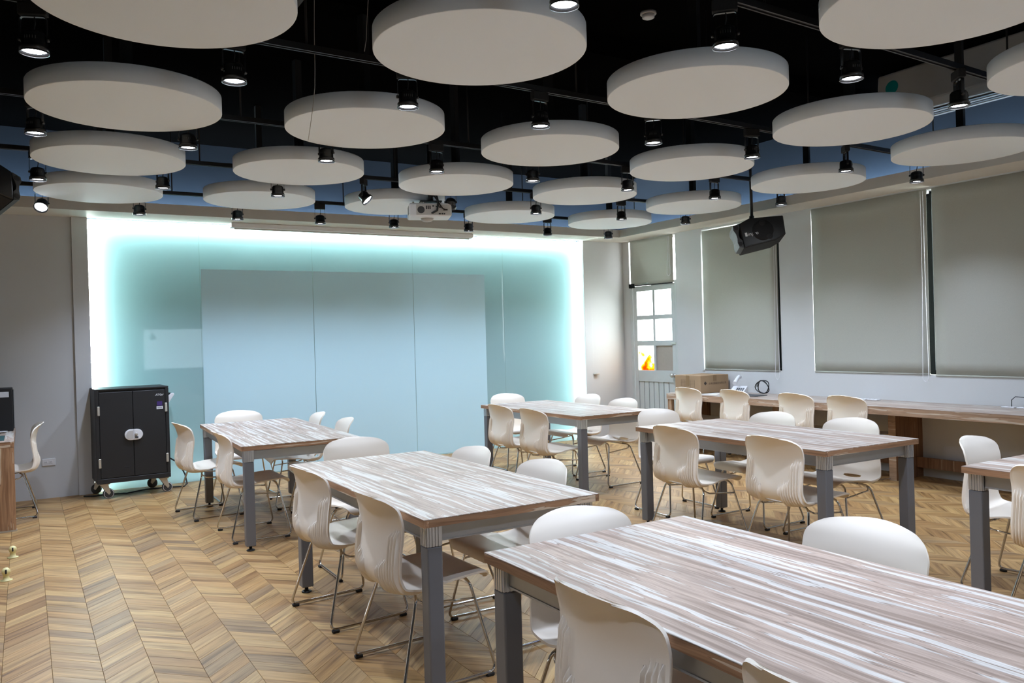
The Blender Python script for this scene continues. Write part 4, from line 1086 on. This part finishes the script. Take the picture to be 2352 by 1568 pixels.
# hanging loudspeakers
def speaker(label, loc, rot, pole, logo, mirror=1, s=1.0):
    o = thing('hanging_loudspeaker', label, 'loudspeaker', loc, 0, 'black hanging loudspeakers')
    o.rotation_euler = rot
    W = lambda pts: [(mirror * x * s, z * s) for x, z in pts]
    # front outline: waisted baffle end on one side, chamfered box on the other
    body = W([(-0.175, -0.145), (0.13, -0.125), (0.235, -0.085), (0.25, 0.10), (-0.07, 0.135), (-0.175, 0.10)])
    MB().prism(body, 'Y', -0.02 * s, 0.26 * s).build('cabinet', M['blackmatte'], o, 0.008 * s, 2)
    g = [(x * 0.97, z * 0.97) for x, z in body]
    MB().prism(g, 'Y', -0.035 * s, -0.0202 * s).build('grille', M['black'], o, 0.006 * s, 2)
    baf = W([(-0.176, -0.145), (-0.176, -0.07), (-0.195, -0.045), (-0.20, -0.01), (-0.190, 0.03), (-0.176, 0.06), (-0.176, 0.10), (-0.235, 0.085), (-0.24, 0.045), (-0.222, 0.0), (-0.218, -0.045), (-0.225, -0.085), (-0.215, -0.128)])
    MB().prism(baf, 'Y', -0.03 * s, 0.20 * s).build('side_baffle', M['darkgrey'], o)
    for x, z in ((-0.207, 0.06), (-0.2, -0.1)):
        MB().lathe([(0.021 * s, 0), (0.021 * s, 0.003)], 18).build('baffle_port', M['slot'], o, loc=(mirror * x * s, -0.0302 * s, z * s), rot=(pi / 2, 0, 0))
    for x, z, r in ((0.04, 0.065, 0.03), (0.08, -0.08, 0.03)):
        MB().lathe([(r * s, 0), (r * s, 0.003), (r * 0.5 * s, 0.001)], 20).build('tweeter', M['slot'], o, loc=(mirror * x * s, -0.0352 * s, z * s), rot=(pi / 2, 0, 0))
    MB().lathe([(0.10 * s, 0), (0.10 * s, 0.0015), (0.07 * s, 0.0005)], 30).build('woofer_ring', M['blackmatte'], o, loc=(mirror * 0.03 * s, -0.0352 * s, -0.01 * s), rot=(pi / 2, 0, 0))
    if logo:
        text('logo_print', 'inpro', 0.052, M['white'], o, (-0.072, -0.0398, -0.028), (pi / 2, 0, 0), 0.0004)
        box('logo_block', (-0.158, -0.0404, -0.046), (-0.134, -0.0394, -0.004), M['white'], o)
    inv = Matrix.LocRotScale(None, Euler(rot), None).inverted()
    up = lambda x, y, z: tuple(inv @ (Vector((x, y, z))) + Vector((-0.03 * s * mirror, 0.06 * s, 0.12 * s)))
    MB().tube([up(0, 0, 0.06), up(0, 0, pole)], 0.017, 10).build('ceiling_pole', M['black'], o)
    MB().tube([up(0, 0, -0.02), up(0, 0, 0.06)], [0.03, 0.026], 12).build('swivel_joint', M['black'], o)
    return o
speaker('black loudspeaker hanging before the narrow roller blind', (6.80, 6.06, 2.545), (radians(-10), radians(-9), radians(-36)), 1.05, True, 1, 1.12)
speaker('black loudspeaker at the left picture edge', (-0.20, 6.6, 2.68), (radians(-25), radians(14), radians(30)), 0.9, False, -1, 1.0)

sd = thing('smoke_detector', 'white round smoke detector on the black ceiling', 'smoke detector', (3.77, 4.29, ZC))
MB().lathe([(0.055, -0.001), (0.056, -0.016), (0.050, -0.020)], 24).build('base', M['greyplastic'], sd)
MB().lathe([(0.044, -0.0202), (0.042, -0.040), (0.030, -0.046), (0.004, -0.047)], 24).build('sensor_head', M['white'], sd)

ac = thing('air_conditioner', 'white ceiling air conditioner with round teal sticker', 'air conditioner', (6.55, 3.83, 3.30))
MB().prism([(-0.05, 0.06), (0.0, 0.0), (0.32, 0.0), (0.36, 0.06), (0.36, 0.385), (-0.02, 0.385)], 'Y', -0.72, 0.60).build('shell', M['ac'], ac, 0.02, 3)
for k in range(4):
    box('louvre', (0.05 + k * 0.065, -0.66, -0.010), (0.09 + k * 0.065, 0.50, -0.001), M['greyplastic'] if k % 2 else M['darkgrey'], ac)
MB().lathe([(0.06, 0), (0.06, 0.001)], 28).build('round_sticker', M['teal'], ac, loc=(-0.0332, 0.455, 0.25), rot=(0, radians(-90) + 0.092, 0))

# loose wires and a spare dark bar above the discs
WIRE_A = [(1.370, 4.2, ZC), (1.369, 4.2, 3.29), (1.364, 4.2, 3.127), (1.362, 4.2, 2.93), (1.358, 4.2, 2.82), (1.343, 4.2, 2.708), (1.327, 4.2, 2.61), (1.314, 4.2, 2.539)]
WIRE_B = [(1.58, 3.95, ZC), (1.574, 3.95, 3.236), (1.561, 3.95, 3.098), (1.557, 3.95, 3.03), (1.545, 3.95, 2.965)]
def wire(pts, label, r=0.0025):
    return tag(MB().tube(pts, r, 5).build('hanging_wire', M['greyplastic']), label, 'wire', 'loose ceiling wires')
wire(WIRE_A, 'thin loose wire hanging across the wired disc', 0.0018)
wire(WIRE_B, 'short thin wire hanging left of the top centre disc', 0.0018)
bar = thing('support_bar', 'black slotted bar crossing diagonally above the discs', 'support bar', (1.23, 4.1, 3.18))
MB().box((-0.012, -0.5, 0), (0.012, 0.42, 0.035)).build('channel', M['black'], bar)
for y in (-0.4, 0.36): MB().tube([(0, y, 0.035), (0, y, ZC - 3.18)], 0.005, 6).build('drop_rod', M['blackmatte'], bar)

# ------------------------------------------------------------------ back of the room: wall screen
tv = thing('wall_screen', 'lit presentation screen on the back wall', 'screen', (3.12, YB, 1.44))
box('bezel', (-0.72, 0.0, -0.50), (0.72, 0.05, 0.50), M['black'], tv, 0.006)
box('display', (-0.69, 0.0505, -0.47), (0.69, 0.053, 0.47), M['screen'], tv)
MB().prism([(-0.004, 0.16), (0.004, 0.16), (0.006, 0.09), (0.035, 0.07), (0.055, 0.02), (0.062, -0.08), (-0.062, -0.08), (-0.055, 0.02), (-0.035, 0.07), (-0.006, 0.09)], 'Y', 0.0532, 0.0536).build('slide_lamp_picture', M['greyplastic'], tv, loc=(-0.50, 0, 0.30))
for k in range(5): box('slide_text_line', (-0.25 + 0.19 * k, 0.0532, 0.10 - 0.11 * (k % 3)), (-0.13 + 0.19 * k, 0.0536, 0.112 - 0.11 * (k % 3)), M['greyplastic'], tv)
